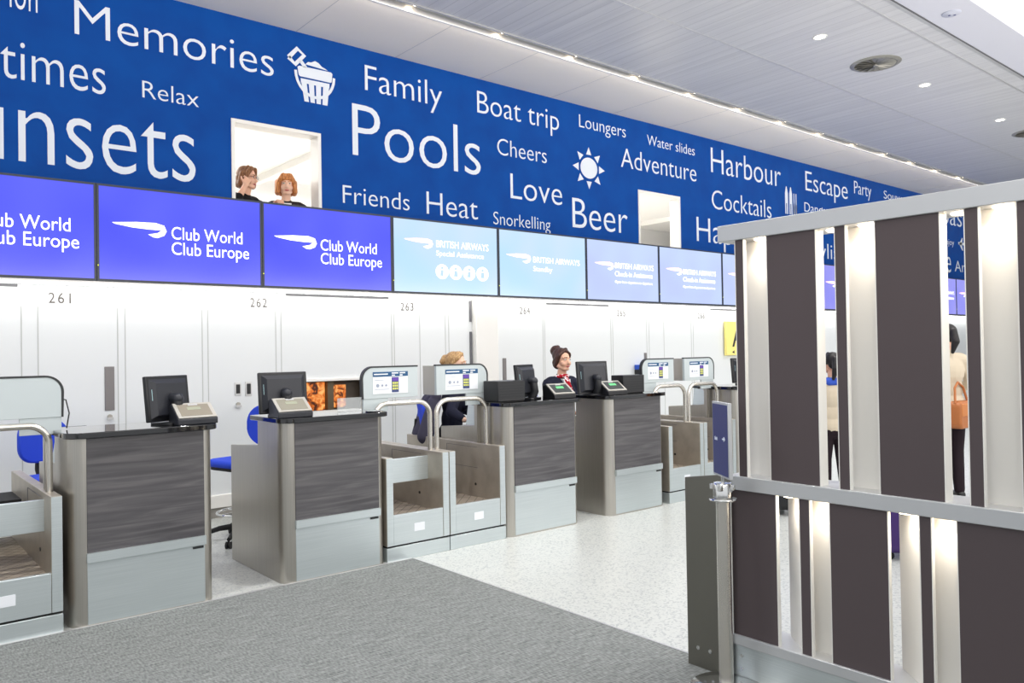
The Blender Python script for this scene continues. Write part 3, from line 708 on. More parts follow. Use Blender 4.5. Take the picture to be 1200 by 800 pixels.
monitor(8.02, 5.40, -.3, 'black monitor on the farthest desk at the partition edge')
def reader(x, y, yaw, face, lcd, label):
    r = empty('boarding_pass_reader', (x, y, 1.124), yaw); tag(r, label, 'reader', 'wedge-shaped readers on the desks')
    pr = [(-.085, .0), (.085, 0), (.085, .11), (.05, .13), (-.085, .035)]
    MB().prism(pr, 'x', -.125, .125).build('housing', M['black'] if face is M['darkface'] else M['satin'], r, bev=.005)
    a = Vector((0, -.083, .0375)); d = (Vector((0, .046, .129)) - a); up = d.normalized(); nrm = Vector((0, -up.z, up.y))
    def plate(x0, x1, u0, u1, t, nm, m, par):
        v = []
        for xx in (x0, x1):
            for uu in (u0, u1):
                for tt in (0, t): v.append(Vector((xx, 0, 0)) + a + d * uu + nrm * tt)
        b = MB(); b.add(v, [[0, 1, 3, 2], [4, 6, 7, 5], [0, 4, 5, 1], [2, 3, 7, 6], [0, 2, 6, 4], [1, 5, 7, 3]]); return b.build(nm, m, par, smooth=False)
    f = plate(-.12, .12, .03, .97, .006, 'face_frame', M['silverface'], r)
    plate(-.098, .098, .14, .86, .0075, 'face_plate', face, f)
    plate(-.045, .04, .5, .68, .009, 'display', lcd, f)
    plate(-.03, .03, .78, .88, .0095, 'card_slot', M['trim'], f)
reader(1.70, 5.24, .04, mat('silver_brown', (150, 142, 128), .4, .5), M['lcd'], 'silver-faced wedge reader on the desk nearest the camera')
reader(2.355, 5.23, .0, mat('silver_olive', (150, 146, 132), .4, .4), M['lcd'], 'silver-faced wedge reader on the desk by the empty blue chair')
reader(4.92, 5.25, -.05, M['darkface'], M['green'], 'black wedge reader with green display next to the sharply turned monitor'); reader(5.60, 5.24, -.05, M['darkface'], M['green'], 'black wedge reader with green display beside the dark-haired agent\'s monitor')
def blackbox(x0, x1, y0, y1, z1, label):
    r = empty('ticket_printer', ((x0 + x1) / 2, (y0 + y1) / 2, 1.124)); tag(r, label, 'printer', 'black ticket printer boxes'); a = (x1 - x0) / 2; c = (y1 - y0) / 2
    MB().box(-a, a, -c, c, .006, z1).build('housing', M['black'], r, bev=.005)
    b = MB()
    for k in range(6): b.box(-a + .02, a - .02, -c - .002, -c + .001, .03 + k * .023, .033 + k * .023)
    b.build('vent_lines', M['rim'], r, smooth=False)
    MB().box(-a + .01, a - .01, -c + .01, c - .01, 0, .008).build('feet', M['rubber'], r, smooth=False)
blackbox(4.19, 4.49, 5.22, 5.42, .178, 'black box at the conveyor end of the desk, beside the sharply turned monitor'); blackbox(5.74, 6.045, 5.22, 5.38, .178, 'black box beside the dark-haired agent\'s monitor, at the desk end')
# small things on the tops
r = empty('acrylic_leaflet_stand', (2.90, 5.40, 1.124)); tag(r, 'clear acrylic stand on the desk by the empty blue chair', 'leaflet stand')
MB().box(-.10, .10, 0, .006, 0, .10).build('sheet', M['glass'], r, smooth=False); MB().box(-.10, .10, -.05, .0, 0, .005).build('foot', M['glass'], r, smooth=False)
tag(MB().lathe([(.0005, 0), (.055, 0), (.06, .008), (.045, .012), (.0005, .010)], seg=28).build('steel_dish', M['chrome'], loc=(2.97, 5.18, 1.1242)), 'small flat steel dish at the desk corner by the conveyor', 'dish')
def cable(pts, label, r=.006):
    tag(MB().tube(pts, r, 8).build('cable', M['rubber']), label, 'cable', 'black cables on the counter')
cable([(4.66, 5.46, 1.26), (4.72, 5.36, 1.2), (4.70, 5.33, 1.14), (4.76, 5.34, 1.131)], 'black cable drooping from the sharply turned monitor')
cable([(.985, 5.55, 1.31), (1.03, 5.54, 1.30), (1.04, 5.5, 1.22), (1.02, 5.47, 1.131)], 'thin black cable from blank notice box to the nearest desk', .004)
b = empty('leaflet_bin', (8.86, 7.66, 1.17)); tag(b, 'blue and black leaflet bin against the wall behind the far notice boxes', 'leaflet bin')
MB().box(-.10, .10, -.07, .085, 0, .09).build('tray', M['black'], b, bev=.004); MB().box(-.10, .10, -.075, .085, .09, .16).build('lid', mat('bin_blue', (40, 86, 200), .4), b, bev=.006)

# ------------------------------------------------------------------ chairs
def chair(x, y, yaw, seat_z, label):
    """backrest on local +Y, sitter faces local -Y"""
    r = empty('counter_chair', (x, y, 0), yaw); tag(r, label, 'chair', 'high blue swivel chairs behind the counter')
    s = MB().prism(round_rect(-.22, .22, -.22, .21, .10), 'z', seat_z - .06, seat_z).build('seat', M['seat'], r, bev=.025, seg=3)
    MB().prism(round_rect(-.20, .20, -.2, .19, .09), 'z', seat_z - .085, seat_z - .058).build('seat_pan', M['rubber'], s, bev=.005)
    b = MB(); n = 10; v = []; f = []
    prof = round_rect(-.19, .19, seat_z + .08, seat_z + .43, .14, n=8)
    for (off) in (0, .05):
        for (px, pz) in prof: v.append((px, .22 + off + .05 * ((pz - seat_z - .25) / .3) ** 2 - .9 * px * px, pz))
    k = len(prof); b.add(v, [list(range(k)), list(range(2 * k - 1, k - 1, -1))] + [[i, i + k, (i + 1) % k + k, (i + 1) % k] for i in range(k)])
    b.build('backrest', M['seat'], r, bev=.015, seg=3)
    b = MB(); b.tube([(0, .05, seat_z - .07), (0, .27, seat_z - .06), (0, .31, seat_z + .02), (0, .29, seat_z + .26)], .018); b.build('back_support', M['rubber'], r)
    MB().lathe([(.045, .12), (.03, .13), (.028, .34), (.02, .345), (.02, seat_z - .08)], seg=16).build('gas_column', M['rubber'], r)
    b = MB(); b.tube([(.2 * math.cos(2 * PI * k / 32), .2 * math.sin(2 * PI * k / 32), .24) for k in range(33)], .010, 8)
    for k in range(4): q = PI / 2 * k; b.tube([(.02 * math.cos(q), .02 * math.sin(q), .24), (.2 * math.cos(q), .2 * math.sin(q), .24)], .008, 8)
    b.build('foot_ring', M['chrome'], r)
    for k in range(5):
        q = 2 * PI * k / 5 + .3; d = Vector((math.cos(q), math.sin(q), 0))
        lg = MB(); lg.tube([d * .03 + Vector((0, 0, .125)), d * .18 + Vector((0, 0, .11)), d * .31 + Vector((0, 0, .075))], [.026, .022, .016], 10)
        lo = lg.build('base_leg', M['rubber'], r)
        c_ = MB(); t = Vector((-d.y, d.x, 0)); p = d * .31 + Vector((0, 0, .03))
        for s_ in (-1, 1): c_.tube([p + t * (.006 * s_), p + t * (.022 * s_)], .029, 14)
        c_.tube([p, p + Vector((0, 0, .05))], .008, 8); c_.build('caster', M['rubber'], lo)
    return r
chair(2.55, 6.66, -PI / 2 + .25, .69, 'empty blue chair between the two nearest wood desks'); chair(1.24, 6.98, .3, .66, 'blue chair showing through the guard rail at the picture edge')
chair(4.46, 6.37, 1.15, .66, 'blue chair under the blonde agent, draped by her jacket'); chair(5.62, 6.24, .1, .68, 'blue chair under the dark-haired agent')

# ------------------------------------------------------------------ slatted partition
part = empty('slatted_partition', (3.19, 2.25, 0)); tag(part, 'tall plum and white slatted partition with built-in lights beside the counters', 'partition')
PX, PY = 3.19, 2.25
def pbox(x0, x1, y0, y1, z0, z1): return MB().box(x0 - PX, x1 - PX, y0 - PY, y1 - PY, z0, z1)
YE = -.22; D = 3.37
pbox(3.178, D + .005, YE, 2.275, 2.052, 2.128).build('top_rail', M['alu'], part, bev=.003)
pbox(3.178, D + .005, YE, 2.255, .888, .952).build('mid_rail', M['alu'], part, bev=.003)
pbox(3.178, D + .005, YE, 2.255, .166, .212).build('bottom_rail', M['alu'], part, bev=.003)
kp = pbox(3.188, 3.2, YE, 2.26, .0, .168).build('kick_plate', M['steel_h'], part, smooth=False)
pbox(D - .02, D - .008, YE, 2.26, 0, .168).build('kick_plate', M['steel_h'], part, smooth=False)
for y in (2.19, 1.6, 1.0, .4):
    for z in (.06, .12):
        b = MB(); b.tube([(3.189 - PX, y - PY, z), (3.183 - PX, y - PY, z)], .008); b.build('bolt', M['chrome'], part)
def board(y0, y1, z0, z1):
    b = pbox(3.192, 3.212, y0 + .003, y1 - .003, z0, z1).build('plum_board', M['board'], part, smooth=False)
    e = MB()
    for (a, c) in ((y0, y0 + .0035), (y1 - .0035, y1)): e.box(3.191 - PX, 3.213 - PX, a - PY, c - PY, z0, z1)
    e.build('edge_strip', M['finwhite'], b, smooth=False)
for (a, c) in ((1.783, 2.024), (1.277, 1.529), (.77, 1.02), (.27, .52), (-.2, .02), (2.142, 2.19), (1.65, 1.70), (1.141, 1.193), (.64, .69), (.13, .18)): board(a, c, .952, 2.052)
for (a, c) in ((1.999, 2.239), (1.499, 1.749), (.993, 1.243), (.49, .74), (-.02, .24), (1.837, 1.889), (1.332, 1.38), (.83, .88), (.32, .37)): board(a, c, .212, .888)
def spot(y, z, x=3.275, e=5.0):
    L = MB(); L.lathe([(.0005, -.006), (.028, -.006), (.034, 0), (.034, .004), (.0005, .004)], seg=18)
    lo = L.build('spotlight', M['ledwarm'], part, loc=(x - PX, y - PY, z))
    l = bpy.data.lights.new('partition_spot', 'SPOT'); l.energy = e; l.spot_size = 2.5; l.spot_blend = 1.0; l.shadow_soft_size = .03; l.color = (1, .90, .77)
    o = bpy.data.objects.new('spot_beam', l); o.location = (0, 0, -.012); COL.objects.link(o); o.parent = lo
for (a, c) in ((2.024, 2.142), (1.529, 1.65), (1.02, 1.141), (.52, .64)):      # white recesses, upper tier
    pbox(3.28, 3.292, a - .02, c + .062, .952, 2.052).build('white_back_panel', M['finwhite'], part, smooth=False)
    spot((a + c) / 2, 2.052, 3.25)
for (a, c) in ((1.70, 1.783), (1.193, 1.277), (.69, .77)):                     # see-through slots, upper tier
    pbox(3.213, 3.255, c, c + .012, .952, 2.052).build('white_fin', M['finwhite'], part, smooth=False)
    spot((a + c) / 2, 2.052, 3.275, 2.5)
for (a, c) in ((1.749, 1.837), (1.243, 1.332), (.74, .83)):                    # white recesses, lower tier
    pbox(3.27, 3.282, a - .02, c + .048, .212, .888).build('white_back_panel', M['finwhite'], part, smooth=False)
    spot((a + c) / 2, .888, 3.24, 3.5)
for (a, c) in ((1.889, 1.999), (1.38, 1.499), (.88, .993)):                    # slots with a slanting fin, lower tier
    b = MB(); q = [(3.213, a - .002), (3.222, a - .010), (3.36, a + .14), (3.351, a + .148)]
    b.prism([(x - PX, y - PY) for x, y in q], 'z', .212, .888); b.build('slanting_fin', M['finwhite'], part, smooth=False)
    spot(a + .06, .888, 3.225, 2.5)
# end plate
r = empty('steel_end_plate', (3.165, 2.36, 0)); tag(r, 'upright brushed steel plate standing behind the sign post at partition end', 'steel plate')
b = MB(); b.prism([(-.13, 0), (.125, 0), (.125, .918), (-.13, .96)], 'x', 0, .012); b.build('plate', mat('plate_steel', (122, 120, 112), .38, .85), r, bev=.002)
for (y, z) in ((.06, .10), (-.01, .10), (-.075, .10)):
    b = MB(); b.tube([(0, y, z), (-.006, y, z)], .010); b.build('bolt', M['chrome'], r)

# sign post
PXX, PYY = 3.055, 2.185
r = empty('sign_post', (PXX, PYY, .006)); tag(r, 'polished steel queue post carrying a small blue sign, at the partition end', 'sign post')
MB().lathe([(.0005, 0), (.16, 0), (.165, .008), (.155, .016), (.05, .026), (.0005, .026)], seg=40).build('base', M['chrome'], r)
MB().lathe([(.0325, .02), (.0325, .86)], seg=28).build('pole', M['tube'], r)
MB().lathe([(.0005, .853), (.062, .853), (.064, .858), (.062, .863), (.0005, .863)], seg=36).build('flange', M['chrome'], r)
MB().lathe([(.040, .863), (.044, .868), (.044, .925), (.040, .932), (.0005, .934)], seg=28).build('collar', M['chrome'], r)
b = MB()
for k in range(4):
    q = PI / 2 * k + .4; b.box(.046 * math.cos(q) - .01, .046 * math.cos(q) + .01, .046 * math.sin(q) - .01, .046 * math.sin(q) + .01, .90, .925)
b.build('belt_clip', M['chrome'], r, bev=.003)
MB().lathe([(.008, .93), (.008, .975)], seg=12).build('stem', M['chrome'], r)
sg = empty('sign_frame', (0, 0, .955), 0); 
bpy.data.objects.remove(sg)
yaw = math.atan2(-.161, -.107) + PI           # the sign is turned almost edge-on to the camera
def TS(o): o.matrix_local = Matrix.Rotation(yaw + PI, 4, 'Z'); return o
fr = TS(MB().box(-.098, .098, -.006, .012, .958, 1.298).build('sign_frame', M['alu'], r, bev=.002))
pn = MB().box(-.088, .088, -.008, -.005, .968, 1.288).build('sign_panel', M['navysign'], fr, smooth=False)
lettering('Exit', -.060, -.030, 1.122, .016, -.008, M['letter'], fr)
MB().prism([(.03, 1.130), (.048, 1.130), (.048, 1.122), (.062, 1.133), (.048, 1.144), (.048, 1.136), (.03, 1.136)], 'y', -.010, -.007).build('arrow', M['letter'], fr, smooth=False)

# ------------------------------------------------------------------ people
def skin(name, rgb): 
    m = mat(name, rgb, .5, spec=.3); n, l, b = nodes(m); b.inputs['Subsurface Weight'].default_value = .08; b.inputs['Subsurface Scale'].default_value = .01; return m
SKIN = skin('skin', (226, 178, 152)); SKIN2 = skin('skin_fair', (232, 190, 166))
def cloth(name, rgb, rough=.85): return mat(name, rgb, rough, spec=.2)
C = {'navy': cloth('navy_cloth', (34, 36, 52)), 'black': cloth('black_cloth', (24, 23, 26)), 'white': cloth('white_cloth', (232, 232, 232)), 'grey': cloth('greyviolet_cloth', (72, 70, 86)),
     'beige': cloth('beige_quilt', (206, 192, 170)), 'dark': cloth('dark_trousers', (40, 30, 36)), 'shoe': mat('shoe_black', (20, 20, 20), .3), 'lips': mat('lips', (178, 84, 84), .4), 'eye': mat('eye_white', (236, 234, 230), .2), 'iris': mat('iris', (50, 36, 28), .2), 'tan': mat('tan_leather', (176, 104, 52), .5), 'blue': cloth('blue_cloth', (60, 90, 190)), 'turq': cloth('turquoise_cloth', (70, 170, 190))}
C['scarf'] = add_noise(cloth('red_scarf', (176, 28, 44)), (180, 24, 42), (236, 226, 228), (1, 1, 1), 26, 2, .52, .56)
C['patterned'] = add_noise(cloth('patterned_jacket', (40, 36, 38)), (30, 28, 30), (66, 58, 56), (1, 1, 1), 40, 3)
def hairm(n, a, b_): return add_noise(mat(n, a, .5, spec=.4), a, b_, (60, 60, 4), 2, 3)
HB = hairm('hair_dark_brown', (42, 26, 22), (84, 52, 42)); HL = hairm('hair_blonde', (150, 112, 72), (206, 170, 120)); HM = hairm('hair_brown', (92, 58, 36), (150, 102, 64)); HA = hairm('hair_auburn', (146, 84, 42), (222, 150, 88)); HK = hairm('hair_black', (14, 12, 14), (34, 28, 30))
def fuse(b, name, m, parent, voxel=.008, smooth=4, kind=None):
    """joins overlapping limbs of a figure into one continuous skin"""
    me = bpy.data.meshes.new(name); me.from_pydata(b.v, [], b.f)
    bm = bmesh.new(); bm.from_mesh(me); bmesh.ops.remove_doubles(bm, verts=bm.verts, dist=1e-5); bmesh.ops.recalc_face_normals(bm, faces=bm.faces); bm.to_mesh(me); bm.free()
    t = bpy.data.objects.new(name, me); COL.objects.link(t)
    md = t.modifiers.new('r', 'REMESH'); md.mode = 'VOXEL'; md.voxel_size = voxel
    if smooth: sm = t.modifiers.new('s', 'SMOOTH'); sm.factor = .5; sm.iterations = smooth
    dg = bpy.context.evaluated_depsgraph_get(); dg.update()
    out = bpy.data.meshes.new_from_object(t.evaluated_get(dg)); bpy.data.objects.remove(t)
    out.materials.clear(); out.materials.append(m); out.shade_smooth(); out.name = name
    o = bpy.data.objects.new(name, out); COL.objects.link(o); o.parent = parent
    return o
def V(*a): return Vector(a)
def add_hand(b, w, d, nrm, side, curl=.5, s=1.0):
    """w wrist, d pointing direction, nrm palm direction, side +-1 puts the thumb"""
    d = Vector(d).normalized(); nrm = Vector(nrm); nrm = (nrm - d * nrm.dot(d)).normalized(); t = d.cross(nrm)
    for i in range(4):
        u = (i - 1.5) * .019 * s; b.cap(w + d * .01 + t * u * .6, w + d * .088 * s + t * u, .0135 * s, .0115 * s, 8)
    for i, L in enumerate((.068, .076, .071, .055)):
        L *= s; u = (i - 1.5) * .0205 * s * side
        p0 = w + d * .086 * s + t * u; c1 = curl * .6; c2 = curl * 1.5
        p1 = p0 + (d * math.cos(c1) + nrm * math.sin(c1)) * L * .5; p2 = p1 + (d * math.cos(c2) + nrm * math.sin(c2)) * L * .5
        b.cap(p0, p1, .0092 * s, .0085 * s, 8); b.cap(p1, p2, .0085 * s, .007 * s, 8)
    q0 = w + d * .025 * s - t * .022 * s * side; q1 = q0 + (d * .65 - t * .7 * side + nrm * .25).normalized() * .045 * s; q2 = q1 + (d * .9 - t * .2 * side + nrm * .35).normalized() * .032 * s
    b.cap(q0, q1, .013 * s, .0105 * s, 8); b.cap(q1, q2, .0105 * s, .008 * s, 8)
def person(label, loc, yaw, hip, pose='stand', armL=None, armR=None, head=0.0, tilt=0.0, skinm=SKIN, hairm_=HB, hair='bun', top=C['navy'], legs=C['navy'], lean=0.0, shirt=None, scarf=None, s=1.0, curl=.5, bust=True, floor=0.0, extra=None, palmL=(0, 0, -1), palmR=(0, 0, -1), sleeve=1.0):
    """faces local -Y; hip = height of the hip joint above the root; arms = (elbow, wrist) in local metres"""
    r = empty('person', loc, yaw); tag(r, label, 'person')
    L = Matrix.Translation((0, 0, hip)) @ Matrix.Rotation(lean, 4, 'X')     # torso frame: hips at its origin
    U = lambda x, y, z: L @ Vector((x, y, z))
    b = MB(); j = MB()
    Rl = L.to_3x3()
    def both(f, inf=.012):
        f(b, 0.0); f(j, inf)
    both(lambda m, i: m.ell(U(0, .0, .02), (.165 + i, .115 + i, .12 + i), Rl))
    both(lambda m, i: m.ell(U(0, .0, .17), (.135 + i, .095 + i, .15 + i), Rl))
    both(lambda m, i: m.ell(U(0, .005, .35), (.155 + i, .105 + i, .17 + i), Rl))
    if bust:
        for sx in (-1, 1): both(lambda m, i, sx=sx: m.ell(U(.066 * sx, -.075, .33), (.066 + i, .058 + i, .065 + i), Rl))
    both(lambda m, i: m.cap(U(-.13, .01, .465), U(.13, .01, .465), .058 + i, .058 + i))
    both(lambda m, i: m.cap(U(0, .015, .44), U(0, .012, .515), .075 + i, .052 + i * .8))
    b.cap(U(0, .012, .48), U(0, -.012, .60), .051, .047)
    shp = {}
    dfl = {-1: (U(-.225, .03, .22), U(-.235, -.10, -.0)), 1: (U(.225, .03, .22), U(.235, -.10, -.0))}
    for sx, arm in ((1, armL), (-1, armR)):
        sh = U(.168 * sx, .01, .455); el, wr = (Vector(arm[0]), Vector(arm[1])) if arm else dfl[sx]
        fd = (wr - el).normalized()
        both(lambda m, i: m.cap(sh, el, .050 + i, .040 + i)); 
        b.cap(el, wr, .040, .026); j.cap(el, el + (wr - el) * sleeve if sleeve < 1 else wr - fd * .035, .052, .043 if sleeve < 1 else .040)
        add_hand(b, wr, fd if not arm or len(arm) < 3 else arm[2], palmL if sx > 0 else palmR, sx, curl)
    # head
    hc = U(0, -.012, .60)
    HM_ = Matrix.Translation(hc) @ Matrix.Rotation(head, 4, 'Z') @ Matrix.Rotation(tilt, 4, 'X')
    Rh = HM_.to_3x3(); Hh = lambda x, y, z: HM_ @ Vector((x, y, z))
    b.ell(Hh(0, .012, .128), (.073, .092, .088), Rh); b.ell(Hh(0, -.03, .07), (.058, .062, .078), Rh); b.ell(Hh(0, -.064, .012), (.026, .024, .022), Rh)
    for sx in (-1, 1):
        b.ell(Hh(.038 * sx, -.055, .065), (.026, .028, .03), Rh); b.cap(Hh(.055 * sx, -.0, .04), Hh(.022 * sx, -.06, .008), .022, .018, 8)
        b.ell(Hh(.074 * sx, .012, .085), (.010, .02, .032), Rh, 10, 8); b.cap(Hh(.012 * sx, -.083, .123), Hh(.046 * sx, -.07, .122), .0105, .009, 8)
    b.cap(Hh(0, -.085, .108), Hh(0, -.106, .068), .0085, .0135, 8); b.ell(Hh(0, -.094, .063), (.018, .012, .009), Rh, 10, 8)
    # legs
    lg = MB()
    def leg(m, i):
        for sx in (-1, 1):
            if pose == 'sit':
                a = V(.09 * sx, -.02, hip); k = V(.10 * sx, -.43, hip + .02); an = V(.10 * sx, -.40, max(hip - .42, floor + .09))
            elif pose == 'walk':
                a = V(.085 * sx, 0, hip); k = V(.085 * sx, -.06 - .10 * sx, hip * .52); an = V(.085 * sx, .02 - .16 * sx, .085)
            else:
                a = V(.085 * sx, 0, hip); k = V(.09 * sx, -.015, hip * .52 + floor * .48); an = V(.09 * sx, .015, floor + .085)
            m.cap(a, k, .088 + i, .056 + i); m.cap(k, an, .056 + i, .038 + i)
            if i == 0: m.cap(an + V(0, .02, -.045), an + V(.012 * sx, -.13, -.058), .036, .028)
            else: sho.cap(an + V(0, .02, -.048), an + V(.012 * sx, -.135, -.055), .043, .034)
    sho = MB(); leg(b, 0); leg(lg, .012)
    body = fuse(b, 'body', skinm, r, .0062, 5)
    fuse(j, 'jacket', top, r, .008, 3)
    lg.ell(U(0, 0, .0), (.174, .124, .12), Rl); fuse(lg, 'trousers', legs, r, .010, 3)
    sho.build('shoes', C['shoe'], r)
    if shirt:
        q = MB(); q.add([U(-.045, -.088, .50), U(.045, -.088, .50), U(0, -.150, .30), U(-.05, -.03, .51), U(.05, -.03, .51), U(0, -.06, .28)], [[0, 1, 2], [3, 5, 4], [0, 3, 4, 1], [1, 4, 5, 2], [2, 5, 3, 0]]); q.build('blouse', shirt, r, smooth=False)
    if scarf:
        q = MB(); q.tube([U(.068 * math.cos(2 * PI * k / 20), .006 + .062 * math.sin(2 * PI * k / 20), .525 - .012 * math.sin(2 * PI * k / 20)) for k in range(21)], .020, 10)
        q.ell(U(0, -.085, .49), (.032, .024, .03), Rl); q.cap(U(.0, -.105, .47), U(-.03, -.135, .40), .022, .014); q.cap(U(.005, -.105, .47), U(.03, -.135, .385), .020, .012)
        fuse(q, 'scarf', scarf, r, .006, 2)
    # face details
    for sx in (-1, 1):
        e = MB(); e.ell(Hh(.030 * sx, -.0835, .106), (.0135, .007, .0065), Rh, 12, 8); eo = e.build('eye', C['eye'], r)
        e = MB(); e.ell(Hh(.030 * sx, -.0895, .106), (.0055, .003, .0055), Rh, 10, 6); e.build('iris', C['iris'], eo)
        e = MB(); e.cap(Hh(.013 * sx, -.094, .128), Hh(.046 * sx, -.082, .129), .0035, .0025, 6); e.build('eyebrow', hairm_, r)
    e = MB(); e.cap(Hh(-.018, -.086, .035), Hh(.018, -.086, .035), .0055, .0055, 8); e.ell(Hh(0, -.090, .034), (.014, .007, .008), Rh, 10, 8); e.build('lips', C['lips'], r)
    # hair
    h = MB()
    if hair != 'none':
        h.ell(Hh(0, .030, .146), (.083, .090, .084), Rh)
        for sx in (-1, 1): h.cap(Hh(.004 * sx, -.052, .202), Hh(.064 * sx, -.036, .160), .018, .018); h.cap(Hh(.03 * sx, -.02, .208), Hh(.07 * sx, .0, .15), .022, .02)
        if hair == 'bun':
            for sx in (-1, 1): h.cap(Hh(.060 * sx, -.040, .165), Hh(.076 * sx, .005, .115), .018, .020); h.cap(Hh(.076 * sx, .0, .13), Hh(.068 * sx, .05, .075), .020, .022)
            [h.cap(Hh(.070 * sx, -.035, .15), Hh(.072 * sx, .02, .05), .020, .024) for sx in (-1, 1)]; h.cap(Hh(.052, -.060, .165), Hh(.0, -.064, .193), .013, .015)
            h.ell(Hh(0, .068, .07), (.066, .05, .07), Rh); h.ell(Hh(0, .100, .192), (.060, .056, .060), Rh); h.cap(Hh(-.02, .115, .195), Hh(.03, .105, .225), .036, .03)
        elif hair == 'lowbun':
            for sx in (-1, 1): h.cap(Hh(.062 * sx, -.036, .165), Hh(.078 * sx, .02, .115), .018, .018)
            h.ell(Hh(0, .115, .15), (.048, .045, .05), Rh); h.ell(Hh(0, .07, .11), (.062, .045, .055), Rh); h.cap(Hh(.02, .12, .17), Hh(-.02, .14, .13), .03, .03)
        elif hair == 'bob':
            for sx in (-1, 1):
                h.cap(Hh(.04 * sx, -.06, .195), Hh(.082 * sx, -.035, .12), .024, .026); h.cap(Hh(.083 * sx, -.03, .12), Hh(.088 * sx, -.02, .03), .027, .030); h.cap(Hh(.088 * sx, .01, .13), Hh(.085 * sx, .03, .02), .030, .032)
            h.cap(Hh(-.05, .07, .03), Hh(.05, .07, .03), .042, .042); h.ell(Hh(0, .07, .09), (.075, .05, .075), Rh)
            if hairm_ is HA: h.ell(Hh(0, -.008, .160), (.082, .074, .064), Rh); h.cap(Hh(-.046, -.068, .160), Hh(.046, -.068, .160), .017, .017); h.cap(Hh(-.04, -.05, .195), Hh(.04, -.05, .195), .024, .024)
        elif hair == 'pony':
            for sx in (-1, 1): h.cap(Hh(.062 * sx, -.036, .165), Hh(.078 * sx, .02, .11), .018, .02)
            h.ell(Hh(0, .07, .10), (.064, .045, .06), Rh); h.cap(Hh(0, .11, .15), Hh(.01, .15, .05), .035, .04); h.cap(Hh(.01, .15, .05), Hh(.03, .13, -.06), .04, .018)
        fuse(h, 'hair', hairm_, r, .006, 8)
    if extra: extra(r, U, Hh, Rl, Rh)
    return r
# seated agent with dark hair, facing the customers
person('person with dark piled-up hair, dark jacket and red scarf, seated behind monitor', (5.68, 6.02, 0), -.1, .755, 'sit', head=.08, tilt=.02, shirt=C['white'], scarf=C['scarf'],
       armL=(V(.25, -.10, .98), V(.13, -.32, .93)), armR=(V(-.25, -.10, .98), V(-.10, -.32, .93)), curl=.35, floor=.24)
# blonde agent seen over and under the notice box
def drape(r, U, Hh, Rl, Rh):
    q = MB(); q.cap(U(-.20, .21, .38), U(.20, .21, .38), .05, .05); q.cap(U(-.18, .22, .32), U(-.17, .28, .0), .07, .08); q.cap(U(.18, .22, .32), U(.17, .28, -.02), .07, .08); q.cap(U(0, .22, .32), U(0, .29, 0), .08, .09)
    fuse(q, 'draped_coat', C['grey'], r, .010, 4)
person('person with blonde low bun and dark cardigan, typing behind the grey notice boxes', (4.50, 6.35, 0), 1.15, .74, 'sit', head=-.50, tilt=-.02, skinm=SKIN2, hairm_=HL, hair='lowbun', top=C['navy'], lean=.10,
       armR=(V(-.33, .06, 1.0), V(-.45, -.04, .93), V(.13, -1, -.12)), armL=(V(.26, -.12, 1.0), V(.16, -.36, .91)), curl=.3, floor=.24, extra=drape)
# two people leaning out of the mural opening
def lean_on(r, U, Hh, Rl, Rh): 
    q = MB()
    for sx in (-1, 1):
        q.tube([Hh(.030 * sx + .022 * math.cos(2 * PI * k / 16), -.097, .105 + .016 * math.sin(2 * PI * k / 16)) for k in range(17)], .0018, 6)
    q.tube([Hh(-.008, -.1, .108), Hh(.008, -.1, .108)], .0016, 6)
    for sx in (-1, 1): q.tube([Hh(.052 * sx, -.096, .108), Hh(.078 * sx, .0, .10)], .0016, 6)
    q.build('spectacles', C['iris'], r)
person('person with brown bob and black top, fist on cheek, in the mural opening', (3.14, 8.10, UF), .45, .77, 'stand', head=.25, tilt=.06, hairm_=HM, hair='bob', top=C['black'], legs=C['black'], lean=.10, s=1.0,
       armR=(V(-.27, -.15, 1.13), V(-.13, -.17, 1.355), V(.42, .02, .85)), armL=(V(.24, -.16, 1.17), V(.14, -.34, 1.205)), curl=1.3, sleeve=.45, extra=lean_on, palmR=(.3, .8, 0))
person('person with auburn bob and dark patterned jacket looking out of the mural opening', (3.62, 8.10, UF), -.28, .75, 'stand', head=-.05, tilt=.05, skinm=SKIN2, hairm_=HA, hair='bob', top=C['patterned'], legs=C['black'], lean=.06, shirt=C['white'],
       armR=(V(-.23, -.12, 1.14), V(-.10, -.30, 1.15)), armL=(V(.23, -.12, 1.10), V(.06, -.28, 1.13)), curl=.4)
# passengers beyond the partition
def rucksack(r, U, Hh, Rl, Rh):
    q = MB(); q.ell(U(0, .19, .26), (.15, .10, .22), Rl); q.ell(U(0, .25, .18), (.12, .06, .12), Rl); fuse(q, 'hood', C['beige'], r, .012, 3)
def ruck2(r, U, Hh, Rl, Rh):
    q = MB(); q.ell(U(0, .0, .51), (.11, .10, .05), Rl); q.cap(U(-.06, .07, .51), U(.06, .07, .51), .045, .045); fuse(q, 'blue_collar', C['blue'], r, .010, 3)
person('person in beige quilted jacket and ponytail, seen through partition slot above tan bag', (8.53, 3.37, 0), 2.6, .93, 'stand', hairm_=HK, hair='pony', top=C['beige'], legs=C['dark'],
       armL=(V(.26, -.02, 1.17), V(.24, -.22, 1.02)), armR=(V(-.26, -.02, 1.17), V(-.24, -.22, 1.02)))
person('person in beige jacket with blue collar seen through a partition slot', (8.20, 4.42, 0), 2.4, .66, 'stand', hairm_=HK, hair='pony', top=C['beige'], legs=C['dark'], extra=ruck2,
       armL=(V(.26, -.02, .92), V(.22, -.22, .80)), armR=(V(-.26, -.02, .92), V(-.22, -.22, .80)))
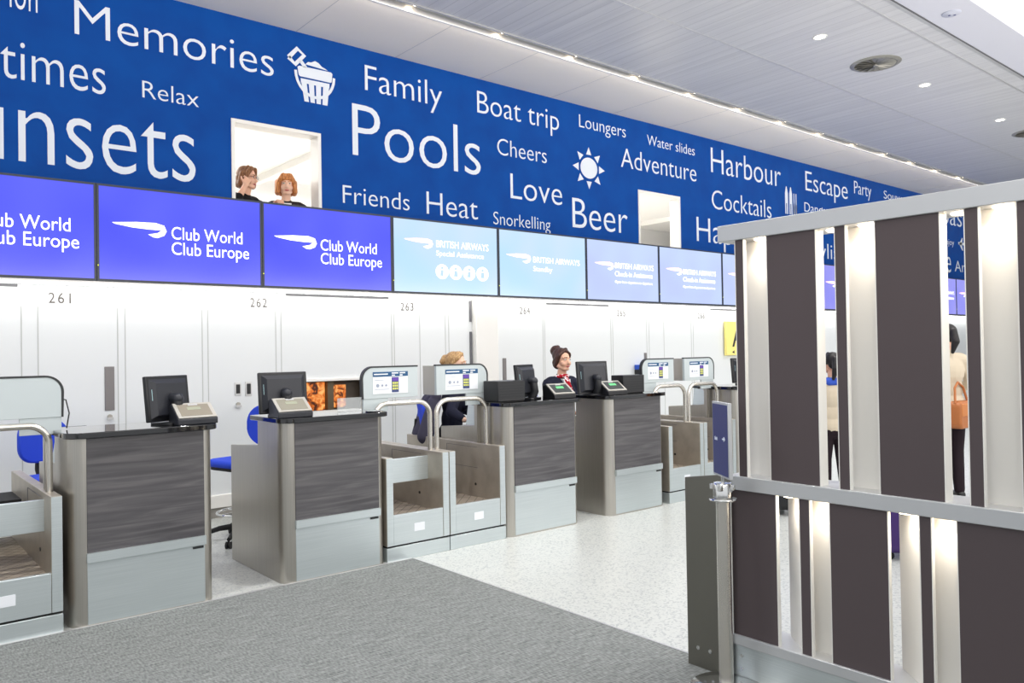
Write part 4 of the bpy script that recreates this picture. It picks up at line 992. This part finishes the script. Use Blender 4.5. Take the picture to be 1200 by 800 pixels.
hb = empty('shoulder_bag', (8.46, 3.22, .72)); tag(hb, 'tan leather bag hanging beside the beige quilted jacket', 'bag')
MB().prism(round_rect(-.17, .17, 0, .27, .06), 'y', -.06, .06).build('body', C['tan'], hb, bev=.02, seg=3)
MB().box(-.15, .15, -.066, -.05, .12, .25).build('flap', mat('flap_orange', (196, 120, 60), .5), hb, bev=.01)
b = MB(); b.tube([(-.15, 0, .25), (-.10, .02, .40), (0, .03, .45), (.10, .02, .40), (.15, 0, .25)], .012, 8); b.build('strap', C['tan'], hb)
def suitcase(x, y, yaw, m, label, hgt=.55, wd=.38, dp=.23):
    r = empty('suitcase', (x, y, 0), yaw); tag(r, label, 'suitcase', 'suitcases beyond the partition')
    MB().prism(round_rect(-wd / 2, wd / 2, .05, .05 + hgt, .05), 'y', -dp / 2, dp / 2).build('shell', m, r, bev=.02, seg=3)
    b = MB()
    for k in range(5): b.box(-wd / 2 + .05 + k * (wd - .1) / 4 - .006, -wd / 2 + .05 + k * (wd - .1) / 4 + .006, -dp / 2 - .004, dp / 2 + .004, .10, hgt)
    b.build('ribs', m, r, bev=.003)
    for sx in (-1, 1):
        for sy in (-1, 1): MB().tube([(sx * (wd / 2 - .06) - .012, sy * (dp / 2 - .05), .027), (sx * (wd / 2 - .06) + .012, sy * (dp / 2 - .05), .027)], .027, 14).build('wheel', M['rubber'], r); MB().box(sx * (wd / 2 - .06) - .018, sx * (wd / 2 - .06) + .018, sy * (dp / 2 - .05) - .015, sy * (dp / 2 - .05) + .015, .045, .065).build('wheel_mount', M['rubber'], r, smooth=False)
    b = MB(); b.tube([(-.09, 0, .05 + hgt), (-.09, 0, .30 + hgt), (-.07, 0, .32 + hgt), (.07, 0, .32 + hgt), (.09, 0, .30 + hgt), (.09, 0, .05 + hgt)], .009, 8); b.build('pull_handle', M['rim'], r)
suitcase(5.95, 2.72, .5, M['purple'], 'purple suitcase glimpsed through the lower partition slot nearer the camera', .58)
suitcase(6.75, 4.12, .4, M['black'], 'black suitcase glimpsed through the lower partition slot nearest the counters', .5)
